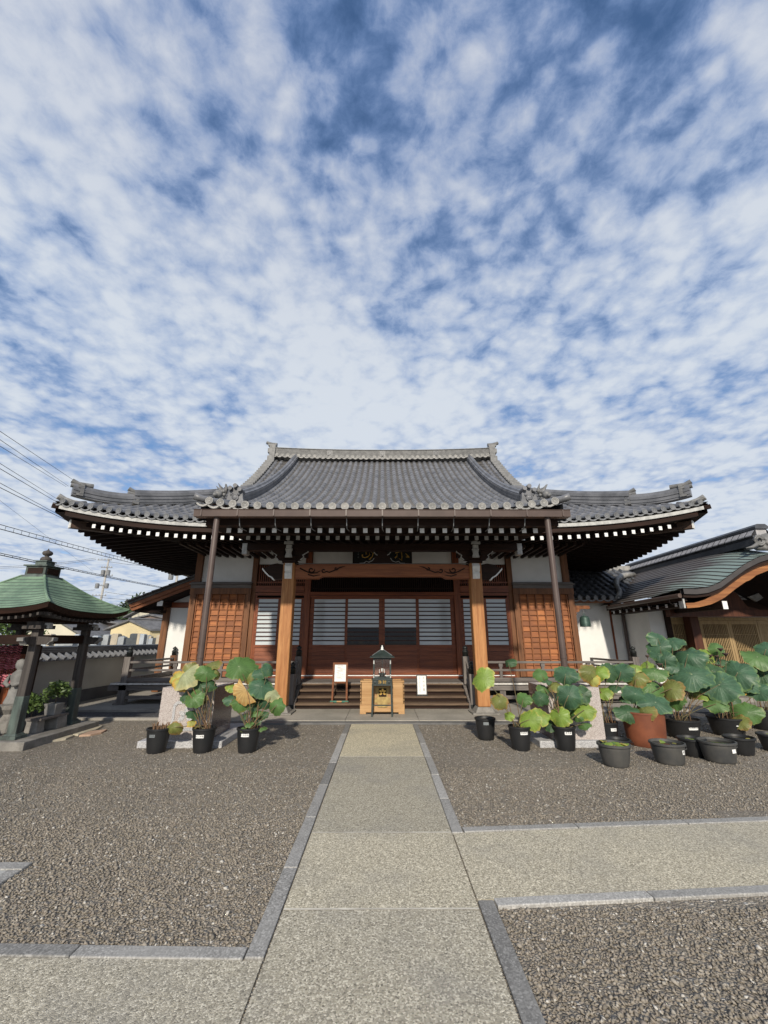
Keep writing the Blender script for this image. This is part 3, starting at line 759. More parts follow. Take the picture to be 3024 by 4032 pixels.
for s in (-1, 1):
    link('eave_tile', et, porch, (s * 3.40, 7.77, z_porch(7.8, 3.4) + .06))
    H('corner_tile', MB().tube([(s * 3.1, 8.15, 4.28), (s * 3.42, 7.92, 4.26), (s * 3.60, 7.80, 4.28), (s * 3.70, 7.74, 4.31)], [.07, .07, .07, .075], 10), tile_round, parent=porch, smooth=True)
    ys = [10.95 + 7.0 * i / 40 for i in range(41)]
    H('descending_ridge', MB().sweep([(s * 4.06, y, z_porch(y, 3.0) + .02) for y in ys], noshi(.26, 7, .34)), tile_round, parent=porch)
    c = (s * 4.02, 10.76, z_porch(10.8) + .04)
    m = MB(); ogre_tile(m, c, .46, .48)
    for (dx, dz) in ((-.13, .46), (.13, .42), (0, .53)):
        m.tube([(c[0] + dx, c[1] - .10, c[2] + dz), (c[0] + dx, c[1] + .25, c[2] + dz)], .06, 10)
    m.lathe([(.10, 0), (.10, .015), (.08, .015), (.07, .0)], (0, 0, 0), 16); b = len(m.v) - 64
    for i in range(b, len(m.v)):
        vx, vy, vz = m.v[i]; m.v[i] = (c[0] + vx, c[1] - .03 - vz, c[2] + .20 + vy)
    H('ridge_end_tile', m, tile_round, parent=porch)
    # guardian lion crouching on the corner, tail and mane in flames
    m = MB(); lx, ly, lz = 0, 0, 0
    m.ball((lx, ly + .04, lz + .12), .10, .13, .11); m.ball((lx + s * .03, ly - .08, lz + .21), .095, .09, .09); m.ball((lx + s * .05, ly - .16, lz + .17), .05, .05, .04)
    for q in (-1, 1):
        m.tube([(lx + q * .06, ly - .05, lz + .12), (lx + q * .08, ly - .14, lz + .04), (lx + q * .09, ly - .19, lz)], [.04, .032, .038], 6)
        m.tube([(lx + q * .08, ly + .10, lz + .10), (lx + q * .11, ly + .04, lz + .0)], [.05, .04], 6)
        m.ball((lx + q * .07, ly - .05, lz + .29), .03, .02, .035)
    rr = random.Random(4)
    for k in range(9):
        a = rr.uniform(-.6, .6); hh = rr.uniform(.10, .22)
        m.tube([(lx - s * .02 + a * .06, ly + .06, lz + .26), (lx - s * .02 + a * .14, ly + .07, lz + .26 + hh * .6), (lx + s * .04 + a * .20, ly + .07, lz + .30 + hh)], [.04, .032, .006], 6)
    for k in range(6):
        g = k * 1.05; m.ball((lx + .075 * math.cos(g), ly - .02, lz + .22 + .075 * math.sin(g)), .04)
    m.v = [(s * 4.40 + x * 1.3, 10.72 + y * 1.3, z_porch(10.8) + .02 + z * 1.3) for x, y, z in m.v]
    H('guardian_lion', m, tile_ridge, parent=porch, smooth=True)
    H('lion_base', MB().lathe([(.19, 0), (.17, .05), (.14, .09)], (s * 4.40, 10.74, z_porch(10.8) - .10), 14), tile_round, parent=porch)
# porch eave boards, gutter, hooks, downpipes
H('porch_eave_board', MB().box(-3.45, 3.45, 7.86, 8.02, 3.74, 3.96), wood_dark, parent=porch)
H('porch_eave_board', MB().box(-3.52, 3.52, 7.74, 7.86, 3.975, 4.0), paint_shade, parent=porch)
gut = MB(); gut.sweep([(-3.56, 7.62, 3.835), (3.56, 7.62, 3.835)], [(.075, 0), (.09, .115), (.105, .135), (.08, .135), (.065, .012), (-.065, .012), (-.08, .135), (-.105, .135), (-.09, .115), (-.075, 0)])
gut.box(-3.565, -3.555, 7.54, 7.70, 3.84, 3.96); gut.box(3.555, 3.565, 7.54, 7.70, 3.84, 3.96)
gut = H('gutter', gut, gutter_m)
for i in range(11):
    x = -3.06 + .684 * i * .9 + .0
    x = -3.42 + .684 * i
    H('gutter_joint', MB().box(x - .012, x + .012, 7.521, 7.54, 3.842, 3.972), gutter_m, parent=gut)
    if 0 < i < 10: H('gutter_hook', MB().tube([(x, 7.66, 3.84), (x, 7.72, 3.70), (x + .0, 7.80, 3.66), (x + .02, 8.1, 3.69)], .009, 6), steel, parent=gut)
for s in (-1, 1):
    H('downpipe', MB().tube([(s * 3.16, 7.66, 3.86), (s * 3.16, 7.68, .80)], .055, 16).tube([(s * 3.16, 7.675, 2.62), (s * 3.16, 7.675, 2.60)], .060, 16).tube([(s * 3.16, 7.675, 1.32), (s * 3.16, 7.675, 1.30)], .060, 16), gutter_m, parent=gut, smooth=False)
# porch rafters in two tiers
m = MB().grid(2, 6, lambda i, j: (-3.5 + 7 * i, 7.95 + 2.2 * j / 5, 3.745 + .05 * j)).grid(2, 4, lambda i, j: (-3.9 + 7.8 * i, 10.15 + 2.75 * j / 3, 3.98 + .2 * j))
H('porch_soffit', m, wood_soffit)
raf_up = rafter_mesh(.083, .088, .90, .19); raf_lo = rafter_mesh(.080, .082, 2.8, .5)
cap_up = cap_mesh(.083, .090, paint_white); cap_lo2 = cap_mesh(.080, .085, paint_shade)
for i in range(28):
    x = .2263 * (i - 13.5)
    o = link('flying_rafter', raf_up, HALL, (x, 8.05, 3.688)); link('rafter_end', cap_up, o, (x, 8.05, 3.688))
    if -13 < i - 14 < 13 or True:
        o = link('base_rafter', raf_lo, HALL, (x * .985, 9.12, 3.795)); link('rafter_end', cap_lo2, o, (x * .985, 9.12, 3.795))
H('purlin', MB().box(-3.3, 3.3, 8.98, 9.10, 3.845, 3.90), wood_dark)
H('purlin', MB().box(-3.30, 3.30, 9.98, 10.22, 3.70, 3.86), wood_dark)
for s in (-1, 1): H('purlin_end', MB().box(min(s * 3.3, s * 3.42), max(s * 3.3, s * 3.42), 9.99, 10.21, 3.60, 3.87), paint_shade)

# --- porch pillars on bevelled stones, carved tie beam
for s in (-1, 1):
    x = s * 2.26
    p = H('porch_pillar', MB().box(x - .143, x + .143, 10.03, 10.31, .19, 3.40), wood_pillar, bevel=.025)
    H('base_stone', MB().box(x - .29, x + .29, 9.88, 10.46, .0505, .085).frust(x - .215, x + .215, 9.955, 10.385, .085, x - .15, x + .15, 10.02, 10.32, .19), stone_old, parent=p, bevel=.008)
    # nosing bracket facing forward, painted
    H('nosing', MB().prism([(0, 0), (.02, .06), (.03, .13), (.0, .15), (.035, .19), (.05, .30), (.02, .37), (-.10, .38), (-.10, 0)], -.085, .085, lambda u, v, q: (x + q - s * .0, 9.93 - u * 1.6 + .10, 3.01 + v)), paint_white, parent=p)
    m = MB()
    m.box(x - .17, x + .17, 10.0, 10.34, 3.40, 3.46).frust(x - .13, x + .13, 10.05, 10.3, 3.46, x - .19, x + .19, 9.97, 10.37, 3.55)
    m.box(x - .42, x + .42, 10.09, 10.25, 3.55, 3.70)
    H('bracket', m, wood_dark, parent=p)
    H('bracket_face', MB().prism([(x - .085, 3.51), (x + .085, 3.51), (x + .06, 3.62), (x + .085, 3.72), (x - .085, 3.72), (x - .06, 3.62)], 9.90, 9.96).box(x - .065, x + .065, 9.88, 9.955, 3.73, 3.81).prism([(x - .11, 3.825), (x + .11, 3.825), (x + .09, 3.93), (x - .09, 3.93)], 9.82, 9.90), paint_shade, parent=p)
    for q in (-1, 1):
        H('bracket_arm', MB().prism([(x + q * .14, 3.46), (x + q * .26, 3.47), (x + q * .33, 3.54), (x + q * .30, 3.58), (x + q * .42, 3.66), (x + q * .44, 3.70), (x + q * .14, 3.70)], 10.03, 10.17), wood_dark, parent=p)
        H('arm_edge', MB().prism([(x + q * .262, 3.475), (x + q * .335, 3.535), (x + q * .305, 3.585), (x + q * .43, 3.665), (x + q * .445, 3.695), (x + q * .455, 3.67), (x + q * .33, 3.585), (x + q * .355, 3.53), (x + q * .275, 3.455)], 10.02, 10.10), paint_shade, parent=p)
    # carved beam end beyond the pillar
    e = H('carved_nosing', MB().prism([(s * 2.40, 3.02), (s * 2.60, 3.0), (s * 2.66, 3.06), (s * 2.74, 3.10), (s * 2.82, 3.18), (s * 2.91, 3.27), (s * 2.80, 3.30), (s * 2.72, 3.36), (s * 2.56, 3.39), (s * 2.40, 3.36)], 10.08, 10.26), wood_dark)
    H('painted_edge', MB().prism([(s * 2.60, 3.0), (s * 2.66, 3.06), (s * 2.74, 3.10), (s * 2.82, 3.18), (s * 2.91, 3.28), (s * 2.915, 3.24), (s * 2.84, 3.155), (s * 2.755, 3.075), (s * 2.685, 3.04), (s * 2.625, 2.975)], 10.07, 10.20), paint_white, parent=e)
bm = H('tie_beam', MB().prism([(-2.12, 3.02), (-1.55, 3.02), (-1.45, 3.075), (1.45, 3.075), (1.55, 3.02), (2.12, 3.02), (2.12, 3.34), (1.9, 3.375), (-1.9, 3.375), (-2.12, 3.34)], 10.08, 10.27), wood_beam, bevel=.012)
m = MB()                                                  # scrollwork cut into the beam ends
for s in (-1, 1):
    def arc(cx, cz, r0, r1, a0, a1, n=14): return [(s * (cx + (r0 + (r1 - r0) * i / n) * math.cos(a0 + (a1 - a0) * i / n)), 10.077, cz + (r0 + (r1 - r0) * i / n) * math.sin(a0 + (a1 - a0) * i / n)) for i in range(n + 1)]
    for pts in (arc(-1.72, 3.23, .02, .085, 0, 6.6), arc(-1.42, 3.215, .015, .06, 0, 6.0), [(s * x, 10.077, z) for x, z in ((-2.0, 3.27), (-1.86, 3.20), (-1.72, 3.145), (-1.58, 3.16), (-1.5, 3.21))],
                [(s * x, 10.077, z) for x, z in ((-1.36, 3.19), (-1.28, 3.17), (-1.15, 3.22), (-1.02, 3.29), (-.9, 3.32))], [(s * x, 10.077, z) for x, z in ((-1.8, 3.12), (-1.66, 3.08), (-1.5, 3.11))], arc(-1.12, 3.265, .012, .05, 1, 6.5)):
        m.tube(pts, [.016] * (len(pts) - 1) + [.006], 5)
H('scrollwork', m, wood_dark, parent=bm)
H('painted_moulding', MB().box(-2.1, 2.1, 10.075, 10.10, 3.378, 3.392), plain('moulding_grey', (.16, .14, .13), None, 5, .7), parent=bm)
# frog-leg strut at the middle of the beam
fl = [(-.56, 3.395), (-.44, 3.40), (-.40, 3.445), (-.33, 3.42), (-.24, 3.46), (-.19, 3.56), (-.12, 3.66), (-.06, 3.72), (.06, 3.72), (.12, 3.66), (.19, 3.56), (.24, 3.46), (.33, 3.42), (.40, 3.445), (.44, 3.40), (.56, 3.395)]
st = H('frog_leg_strut', MB().prism(fl, 10.12, 10.22), wood_dark)
for s in (-1, 1):
    m = MB()
    m.tube([(s * u, 10.115, v) for u, v in ((.56, 3.40), (.44, 3.405), (.40, 3.45), (.33, 3.425), (.24, 3.465), (.20, 3.53))], .008, 5)
    m.tube([(s * u, 10.115, v) for u, v in ((.12, 3.60), (.16, 3.62), (.21, 3.68))], .010, 5)
    H('painted_edge', m, paint_shade, parent=st)

# --- front wall
WALLM = MB()
WALLM.box(-5.6, 5.6, YW + .10, YW + .25, .5, 4.75)
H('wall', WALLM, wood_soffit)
H('wall', MB().box(-5.70, -5.55, YW + .2, 23, .5, 4.75).box(5.55, 5.70, YW + .2, 23, .5, 4.75), plaster)
for x in (-5.67, -3.93, -2.28, 2.28, 3.93, 5.67):
    wd = .19 if abs(x) != 3.93 else .16
    H('post', MB().box(x - wd / 2, x + wd / 2, YW - .06, YW + .12, .555, 4.55), wood_frame if abs(x) > 5 else (wood_red_z if abs(x) < 3 else wood_frame), bevel=.008)
H('head_beam', MB().box(-5.9, 5.9, YW - .09, YW + .1, 4.44, 4.62), wood_dark)
for s in (-1, 1):
    sx = lambda a, b: (min(s * a, s * b), max(s * a, s * b))
    H('plaster_panel', MB().box(*sx(4.01, 5.575), YW + .05, YW + .099, 3.30, 4.44), plaster)
    a, b = sx(3.96, 5.83)
    H('ledge', MB().box(a, b, YW - .20, YW + .05, 3.215, 3.25).box(a + .02, b - .02, YW - .13, YW + .04, 3.11, 3.213).box(a + .01, b - .01, YW - .10, YW + .05, 3.252, 3.30), wood_grey)
    # clapboard panel with upright battens
    fr = H('siding_frame', MB().box(*sx(3.96, 5.80), YW - .16, YW + .04, 2.93, 3.105).box(*sx(3.97, 4.12), YW - .14, YW + .04, .60, 2.93).box(*sx(5.62, 5.79), YW - .14, YW + .04, .60, 2.93), wood_frame)
    m = MB()
    for k in range(15):
        z0 = .60 + .156 * k; m.add([(s * 4.12, YW - .09, z0), (s * 5.62, YW - .09, z0), (s * 5.62, YW - .055, z0 + .16), (s * 4.12, YW - .055, z0 + .16), (s * 4.12, YW - .02, z0), (s * 5.62, YW - .02, z0)], [(0, 1, 2, 3), (0, 4, 5, 1)])
    H('clapboard', m, wood_board, parent=fr)
    for x in (4.16, 4.395, 4.64, 4.895, 5.15, 5.40, 5.585):
        H('batten', MB().box(*sx(x - .016, x + .016), YW - .115, YW - .06, .62, 2.925), wood_batten, parent=fr)
    # side door bay
    H('lintel', MB().box(*sx(2.38, 3.85), YW - .07, YW + .08, 3.0, 3.19).box(*sx(2.38, 3.85), YW - .05, YW + .08, 2.90, 2.985), wood_red_x)
    H('jamb', MB().box(*sx(3.80, 3.87), YW - .04, YW + .09, .62, 2.9), wood_red_z)
    H('plaster_panel', MB().box(*sx(2.39, 3.84), YW + .06, YW + .098, 3.87, 4.28), plaster)
    H('plaster_panel', MB().box(*sx(.88, 2.17), YW + .06, YW + .098, 3.87, 4.28), plaster)
    m = MB()
    for i in range(22): m.box(*sx(2.42 + .065 * i, 2.445 + .065 * i), YW - .0, YW + .05, 3.22, 3.84)
    m.box(*sx(2.38, 3.85), YW - .02, YW + .06, 3.28, 3.32)
    H('transom_lattice', m, wood_red_z)['kind'] = 'stuff'
m = MB()
for i in range(66): m.box(-2.16 + .0655 * i, -2.135 + .0655 * i, YW + .0, YW + .05, 3.02, 3.8)
m.box(-2.17, 2.17, YW - .02, YW + .06, 3.10, 3.13)
H('transom_lattice', m, wood_dark)['kind'] = 'stuff'
H('lintel', MB().box(-2.185, 2.185, YW - .07, YW + .08, 2.90, 3.0).box(-2.185, 2.185, YW - .04, YW + .08, 2.83, 2.89), wood_red_x)
H('threshold', MB().box(-3.85, 3.85, YW - .14, YW + .1, .556, .622), wood_red_x)
H('threshold_rail', MB().box(-3.8, 3.8, YW - .145, YW - .13, .622, .645), paint_white)
def door(x0, x1, y, glaz, dark_rows=0):
    gx0, gx1 = glaz
    d_ = MB(); t0, t1 = y - .02, y + .02
    d_.box(x0, gx0, t0, t1, .648, 2.83).box(gx1, x1, t0, t1, .648, 2.83).box(gx0, gx1, t0, t1, 2.793, 2.83).box(gx0, gx1, t0, t1, 1.40, 1.468).box(gx0, gx1, t0, t1, .648, .70)
    for k in range(6):
        z0 = .70 + .1165 * k; d_.add([(gx0, t0 + .004, z0 + .004), (gx1, t0 + .004, z0 + .004), (gx1, t0 + .016, z0 + .1165), (gx0, t0 + .016, z0 + .1165), (gx0, t1, z0), (gx1, t1, z0)], [(0, 1, 2, 3), (0, 4, 5, 1)])
    dd = H('sliding_door', d_, wood_red_x)
    n = 11; m = MB()
    for k in range(1, n): m.box(gx0, gx1, t0 + .002, t1 - .006, 1.468 + 1.325 * k / n - .017, 1.468 + 1.325 * k / n + .017)
    H('glazing_bar', m, plain('bar_dark', (.055, .018, .010), None, 8, .6) if 'bar_dark' not in MATS else MATS['bar_dark'], parent=dd)
    zs = 1.468 + 1.325 * dark_rows / n
    if dark_rows:
        H('dark_pane', MB().box(gx0, gx1, y - .002, y + .006, 1.468, zs), glass_dark, parent=dd)
    H('pane', MB().box(gx0, gx1, y - .002, y + .006, zs, 2.793), glass_white, parent=dd)
    return dd
door(-2.18, -1.06, YW + .03, (-2.06, -1.12)); door(-1.10, .0, YW - .015, (-1.035, -.10), 4)
door(.003, 1.07, YW - .015, (.075, 1.01), 4); door(1.05, 2.18, YW + .03, (1.107, 2.06))
for s in (-1, 1):
    for (a, b, g0, g1, yy) in ((3.80, 3.08, 3.74, 3.15, -.01), (3.12, 2.38, 3.05, 2.46, .032)):
        x0, x1 = sorted((s * a, s * b)); g = sorted((s * g0, s * g1)); door(x0, x1, YW + yy, g)
for s in (-1, 1): H('door_pull', MB().box(s * .045 - .018, s * .045 + .018, YW - .045, YW - .034, 1.36, 1.46), black_metal)

# --- veranda, railings, steps
m = MB(); m.box(-6.95, 6.95, 11.515, YW - .06, .50, .55); m.box(-6.95, -5.78, YW - .06, 14.3, .50, .55); m.box(5.78, 6.95, YW - .06, 14.3, .50, .55)
ver = H('veranda_floor', m, wood_grey)
H('floor_edge', MB().box(-6.95, 6.95, 11.49, 11.514, .508, .552), plain('floor_edge_paint', (.66, .64, .60), (.42, .40, .37), 12, .7), parent=ver)
H('floor_beam', MB().box(-7.02, -2.4, 11.53, 11.68, .37, .495).box(2.4, 7.02, 11.53, 11.68, .37, .495).box(-6.9, -6.76, 11.68, 14.2, .37, .495).box(6.76, 6.9, 11.68, 14.2, .37, .495), wood_grey, bevel=.006)
def finial(x, y, z, r=.075, sc=1.0):
    return MB().lathe([(r, 0), (r, .11 * sc), (r * 1.12, .115 * sc), (r * 1.12, .125 * sc), (r * .92, .13 * sc), (r * .85, .155 * sc), (r * .55, .165 * sc), (r * .55, .175 * sc), (r * .9, .195 * sc), (r * .85, .225 * sc), (r * .4, .25 * sc), (.006, .275 * sc)], (x, y, z), 14)
for s in (-1, 1):
    for (x, y, zt) in ((6.65, 11.62, 1.18), (6.65, 14.1, 1.14)):
        p = H('railing_post', MB().box(s * x - .082, s * x + .082, y - .082, y + .082, .552, zt), wood_grey_z if y < 12 else wood_frame, bevel=.006)
        H('finial', finial(s * x, y, zt), black_metal, parent=p, smooth=True)
        H('veranda_leg', MB().box(s * x - .10, s * x + .10, y - .09, y + .09, .075, .495).box(s * x - .15, s * x + .15, y - .14, y + .14, .041, .075), wood_grey_z, bevel=.006)
    for x in (5.4, 4.2, 3.1):
        H('veranda_leg', MB().box(s * x - .07, s * x + .07, 11.56, 11.70, .041, .37), wood_grey_z)
        H('railing_stile', MB().box(s * x - .035, s * x + .035, 11.575, 11.635, .552, 1.03).box(s * x - .05, s * x + .05, 11.57, 11.64, .94, 1.02), wood_grey_z)
    H('brace', MB().box(*sorted((s * 2.5, s * 6.6)), 11.58, 11.66, .16, .24), wood_grey)
    for (z0, z1, t) in ((1.02, 1.075, .05), (.825, .88, .035), (.57, .67, .06)):
        H('rail', MB().box(*sorted((s * 6.57, s * 2.25)), 11.605 - t, 11.605 + t, z0, z1), wood_grey, bevel=.01)
        H('rail', MB().box(s * 6.65 - t, s * 6.65 + t, 11.70, 14.02, z0, z1), wood_grey, bevel=.01)
    # stair newels and sloping rails
    for (x, y, z0, z1) in ((2.16, 11.42, .53, 1.20), (2.18, 10.82, .055, .82)):
        p = H('newel', MB().box(s * x - .08, s * x + .08, y - .08, y + .08, z0, z1), wood_grey_z, bevel=.006)
        H('finial', finial(s * x, y, z1), black_metal, parent=p, smooth=True)
    H('newel_shoe', MB().box(s * 2.18 - .085, s * 2.18 + .085, 10.735, 10.905, .051, .14), black_metal)
    for (za, zb) in ((1.08, .70), (.88, .48), (.62, .22)):
        H('stair_rail', MB().bar((s * 2.17, 11.36, za), (s * 2.18, 10.88, zb), .06, .07), wood_grey_z)
    H('stringer', MB().prism([(11.5, .05), (10.75, .05), (10.75, .17), (11.5, .56)], -.04, .04, lambda u, v, q: (s * 2.10 + q, u, v)), wood_grey)
for k in range(4):
    y = 10.72 + .245 * k; z = .05 + .125 * (k + 1) - (.0 if k < 3 else .004)
    H('stair_tread', MB().box(-2.05, 2.05, y, y + .30, z - .048, z), wood_step, bevel=.008)
    H('stair_riser', MB().box(-2.04, 2.04, y + .05, y + .07, z - .122, z - .05), wood_dark)
H('underfloor_shade', MB().box(-5.5, 5.5, 12.2, 12.3, .03, .5), plain('under_dark', (.05, .045, .04), None, 3, .9))  # dark panel whose colour stands in for the shade beneath the veranda
# little bracket at the right corner post
br = H('bell_bracket', MB().box(5.77, 6.27, YW - .05, YW + .03, 2.50, 2.60), wood_batten, bevel=.006)
H('scroll', MB().prism([(5.78, 2.30), (5.86, 2.33), (5.84, 2.39), (5.93, 2.42), (5.98, 2.49), (5.78, 2.50)], YW - .04, YW + .02), wood_batten, parent=br)

# ------------------------------------------------------------------ things in front of the hall
# name plaque hung under the eaves
pq = thing('name_plaque', 'black hanging name plaque with gold brushed characters above the doors', 'plaque', (0, 12.55, 3.8))
pq_b = MB().box(-.86, .86, 12.52, 12.57, 3.84, 4.36).build('board', black_metal, pq)
m = MB()
for s in (-1, 1): m.box(min(s * .86, s * .90), max(s * .86, s * .90), 12.50, 12.585, 3.80, 4.40)
m.box(-.9, .9, 12.50, 12.585, 3.80, 3.84); m.build('frame', wood_dark, pq)
def stroke(mb, pts, r):
    mb.tube([(x, 12.512, z) for x, z in pts], r, 6)
m = MB()                                                  # left character, two rounded strokes and a dot
stroke(m, [(-.61, 4.09), (-.60, 4.02), (-.53, 4.00), (-.44, 4.03), (-.38, 4.09), (-.40, 4.15)], [.022, .022, .016, .016, .018, .012])
stroke(m, [(-.50, 4.21), (-.49, 4.10)], [.024, .022])
stroke(m, [(-.36, 4.19), (-.28, 4.13), (-.31, 4.03), (-.40, 3.94), (-.36, 3.93)], [.010, .022, .022, .024, .010])
m.build('character', gold, pq)
m = MB()
stroke(m, [(.40, 4.14), (.55, 4.19), (.78, 4.20)], [.012, .016, .016])
stroke(m, [(.585, 4.18), (.60, 4.02), (.59, 3.92), (.50, 3.98)], [.018, .022, .024, .006])
stroke(m, [(.46, 4.12), (.44, 4.04), (.38, 3.99)], [.012, .018, .026])
stroke(m, [(.71, 4.13), (.78, 4.05), (.82, 4.02), (.72, 4.02)], [.010, .020, .022, .010])
m.build('character', gold, pq)
m = MB()
for k, z in enumerate((4.18, 4.10, 4.01)):
    m.box(-.755, -.705, 12.508, 12.512, z - .012, z + .012).box(-.74, -.72, 12.508, 12.512, z - .028, z + .028)
m.build('signature', tape_grey, pq)

# offertory chest
bx = thing('offertory_box', 'finger-jointed bare wooden offertory box with slatted top at the foot of the steps', 'offertory box', (0, 10.25, .05))
m = MB(); x0, x1, y0, y1 = -.485, .490, 10.03, 10.50
m.box(x0 + .012, x1 - .012, y0 + .01, y0 + .04, .25, .70).box(x0 + .012, x1 - .012, y1 - .03, y1, .25, .70).box(x0, x0 + .012 + .02, y0 + .01, y1, .25, .70).box(x1 - .032, x1, y0 + .01, y1, .25, .70)
m.build('chest', wood_new, bx, bevel=.004)
MB().box(x0 - .004, x1 + .004, y0, y1 + .004, .085, .248).box(x0 - .004, x0 + .13, y0, y1 + .004, .051, .085).box(x1 - .13, x1 + .004, y0, y1 + .004, .051, .085).build('plinth', wood_new, bx, bevel=.004)
m = MB()
for s in (x0 + .006, x1 - .010):
    for k in range(6): m.box(s - .004, s + .008, y0 + .006, y0 + .0105, .29 + .07 * k, .31 + .07 * k)
m.build('joint_pin', wood_dark, bx)
t = MB().box(x0 - .004, x1 + .004, y0 - .004, y0 + .05, .701, .732).box(x0 - .004, x1 + .004, y1 - .045, y1 + .006, .701, .732).box(x0 - .004, x0 + .05, y0 + .05, y1 - .045, .701, .732).box(x1 - .05, x1 + .004, y0 + .05, y1 - .045, .701, .732).build('top_rim', wood_new, bx, bevel=.004)
m = MB()
for k in range(9): m.box(x0 + .05, x1 - .05, y0 + .07 + .042 * k, y0 + .088 + .042 * k, .68, .715)
m.build('slat', wood_new, bx)
# gilt crest plate on its front
m = MB()
m.box(-.145, .155, 10.018, 10.029, .49, .60).box(-.105, .12, 10.014, 10.0178, .20, .60).box(-.165, .175, 10.018, 10.029, .28, .385).box(-.085, .10, 10.009, 10.0138, .19, .40)
cp = m.build('crest_plate', gold_paint, bx)
m = MB().box(-.075, .095, 10.006, 10.0085, .405, .575); m.build('crest_ground', wood_dark, parent=cp)
m = MB()
for g in (90, 30, 150, -35, 215):
    a = R(g); c = (.01 + .048 * math.cos(a), .492 + .048 * math.sin(a))
    pts = [(c[0] + .034 * math.cos(a) * math.cos(q) - .022 * math.sin(a) * math.sin(q), c[1] + .034 * math.sin(a) * math.cos(q) + .022 * math.cos(a) * math.sin(q)) for q in [2 * math.pi * k / 12 for k in range(12)]]
    m.prism(pts, 10.001, 10.006)
m.build('crest_petal', gold, parent=cp)

# candle cabinet with glazed upper part
ln = thing('candle_lantern', 'dark green metal candle lantern with peaked roof before the offertory box', 'candle lantern', (0, 9.85, .05))
m = MB(); lx0, lx1, ly0, ly1 = -.222, .218, 9.68, 10.0
def lbox(a, b, c, d, z0, z1): m.box(a, b, c, d, z0, z1)
for (a, b) in ((lx0, lx0 + .035), (lx1 - .035, lx1)):
    for (c, d) in ((ly0, ly0 + .035), (ly1 - .035, ly1)):
        q = MB().frust(a - (.012 if a < 0 else -.012), b - (.012 if a < 0 else -.012), c, d, .0505, a, b, c, d, .66).build('leg', green_black, ln)
MB().box(lx0 + .036, lx1 - .036, ly0 + .006, ly0 + .03, .262, .285).build('stretcher', green_black, ln)
MB().box(lx0 - .004, lx1 + .004, ly0 - .004, ly1 + .004, .661, .675).box(lx0 + .005, lx1 - .005, ly0 + .004, ly1 - .004, .675, .775).box(lx0 - .008, lx1 + .008, ly0 - .008, ly1 + .008, .775, .792).build('drawer_box', green_black, ln, bevel=.003)
vs, fs = text_mesh('浄 財', .082)
MB().add([(v[0], ly0 + .001, .727 + v[1]) for v in vs], fs).build('lettering', gold, ln)
m = MB()
for s in (-.155, .150): m.lathe([(.022, 0), (.022, .006), (.008, .01)], (0, 0, 0), 12)
for k in range(72):
    v = m.v[k]; m.v[k] = ((-.155 if k < 36 else .150) + v[0], ly0 + .003 - v[2], .727 + v[1])
m.build('boss', black_metal, ln)
m = MB(); g0, g1, h0, h1 = -.197, .195, 9.70, 9.985
for a in (g0, g1 - .03):
    for c in (h0, h1 - .03): m.box(a, a + .03, c, c + .03, .793, 1.225)
m.box(g0 + .03, g1 - .03, h0 + .003, h0 + .027, .793, .83).box(g0 + .03, g1 - .03, h0 + .003, h0 + .027, 1.195, 1.225).box(g0 + .03, g1 - .03, h1 - .027, h1 - .003, .793, .83).box(g0 + .03, g1 - .03, h1 - .027, h1 - .003, 1.195, 1.225)
m.box(g0 + .003, g0 + .027, h0 + .03, h1 - .03, .793, .83).box(g1 - .027, g1 - .003, h0 + .03, h1 - .03, .793, .83).box(-.006, .006, h0 + .004, h0 + .02, .83, 1.195)
fr = m.build('glazed_frame', green_black, ln)
m = MB()
for a in (g0, g1 - .03):
    for z in (.815, 1.10): m.box(a + .003, a + .027, h0 - .004, h0 - .0005, z, z + .075)
m.build('hinge', paint_shade, parent=fr)
gm, gt, gb, gp = base_mat('clear_glass'); gb.inputs['Roughness'].default_value = .02
tr = gt.new('ShaderNodeBsdfTransparent'); mx = gt.new('ShaderNodeMixShader'); fz = gt.new('ShaderNodeFresnel'); fz.inputs[0].default_value = 1.45
gl = gt.new('ShaderNodeBsdfGlossy'); gl.inputs['Roughness'].default_value = .03
gt.l.new(fz.outputs[0], mx.inputs[0]); gt.l.new(tr.outputs[0], mx.inputs[1]); gt.l.new(gl.outputs[0], mx.inputs[2]); gt.l.new(mx.outputs[0], gt.n['Material Output'].inputs[0])
MB().box(g0 + .03, g1 - .03, h0 + .012, h0 + .016, .83, 1.195).box(g0 + .03, g1 - .03, h1 - .016, h1 - .012, .83, 1.195).box(g0 + .012, g0 + .016, h0 + .03, h1 - .03, .83, 1.195).box(g1 - .016, g1 - .012, h0 + .03, h1 - .03, .83, 1.195).build('pane', gm, ln)
def hip_roof(mb, x0, x1, y0, y1, z0, xa, xb, ya, yb, z1, t=.015):
    mb.add([(x0, y0, z0), (x1, y0, z0), (x1, y1, z0), (x0, y1, z0), (xa, ya, z1), (xb, ya, z1), (xb, yb, z1), (xa, yb, z1), (x0, y0, z0 - t), (x1, y0, z0 - t), (x1, y1, z0 - t), (x0, y1, z0 - t)],
           [(0, 1, 5, 4), (1, 2, 6, 5), (2, 3, 7, 6), (3, 0, 4, 7), (4, 5, 6, 7), (11, 10, 9, 8), (0, 8, 9, 1), (1, 9, 10, 2), (2, 10, 11, 3), (3, 11, 8, 0)])
m = MB(); hip_roof(m, -.272, .270, 9.62, 10.06, 1.250, -.22, .218, 9.68, 10.0, 1.27); hip_roof(m, -.22, .218, 9.68, 10.0, 1.272, -.03, .028, 9.82, 9.86, 1.395, .004); m.box(-.21, .208, 9.69, 9.99, 1.226, 1.236)
rf = m.build('roof', green_black, ln)
m = MB()
for (a, b) in (((-.22, 9.68), (-.03, 9.82)), ((.218, 9.68), (.028, 9.82))): m.tube([(a[0], a[1], 1.278), (b[0], b[1], 1.40)], .006, 6)
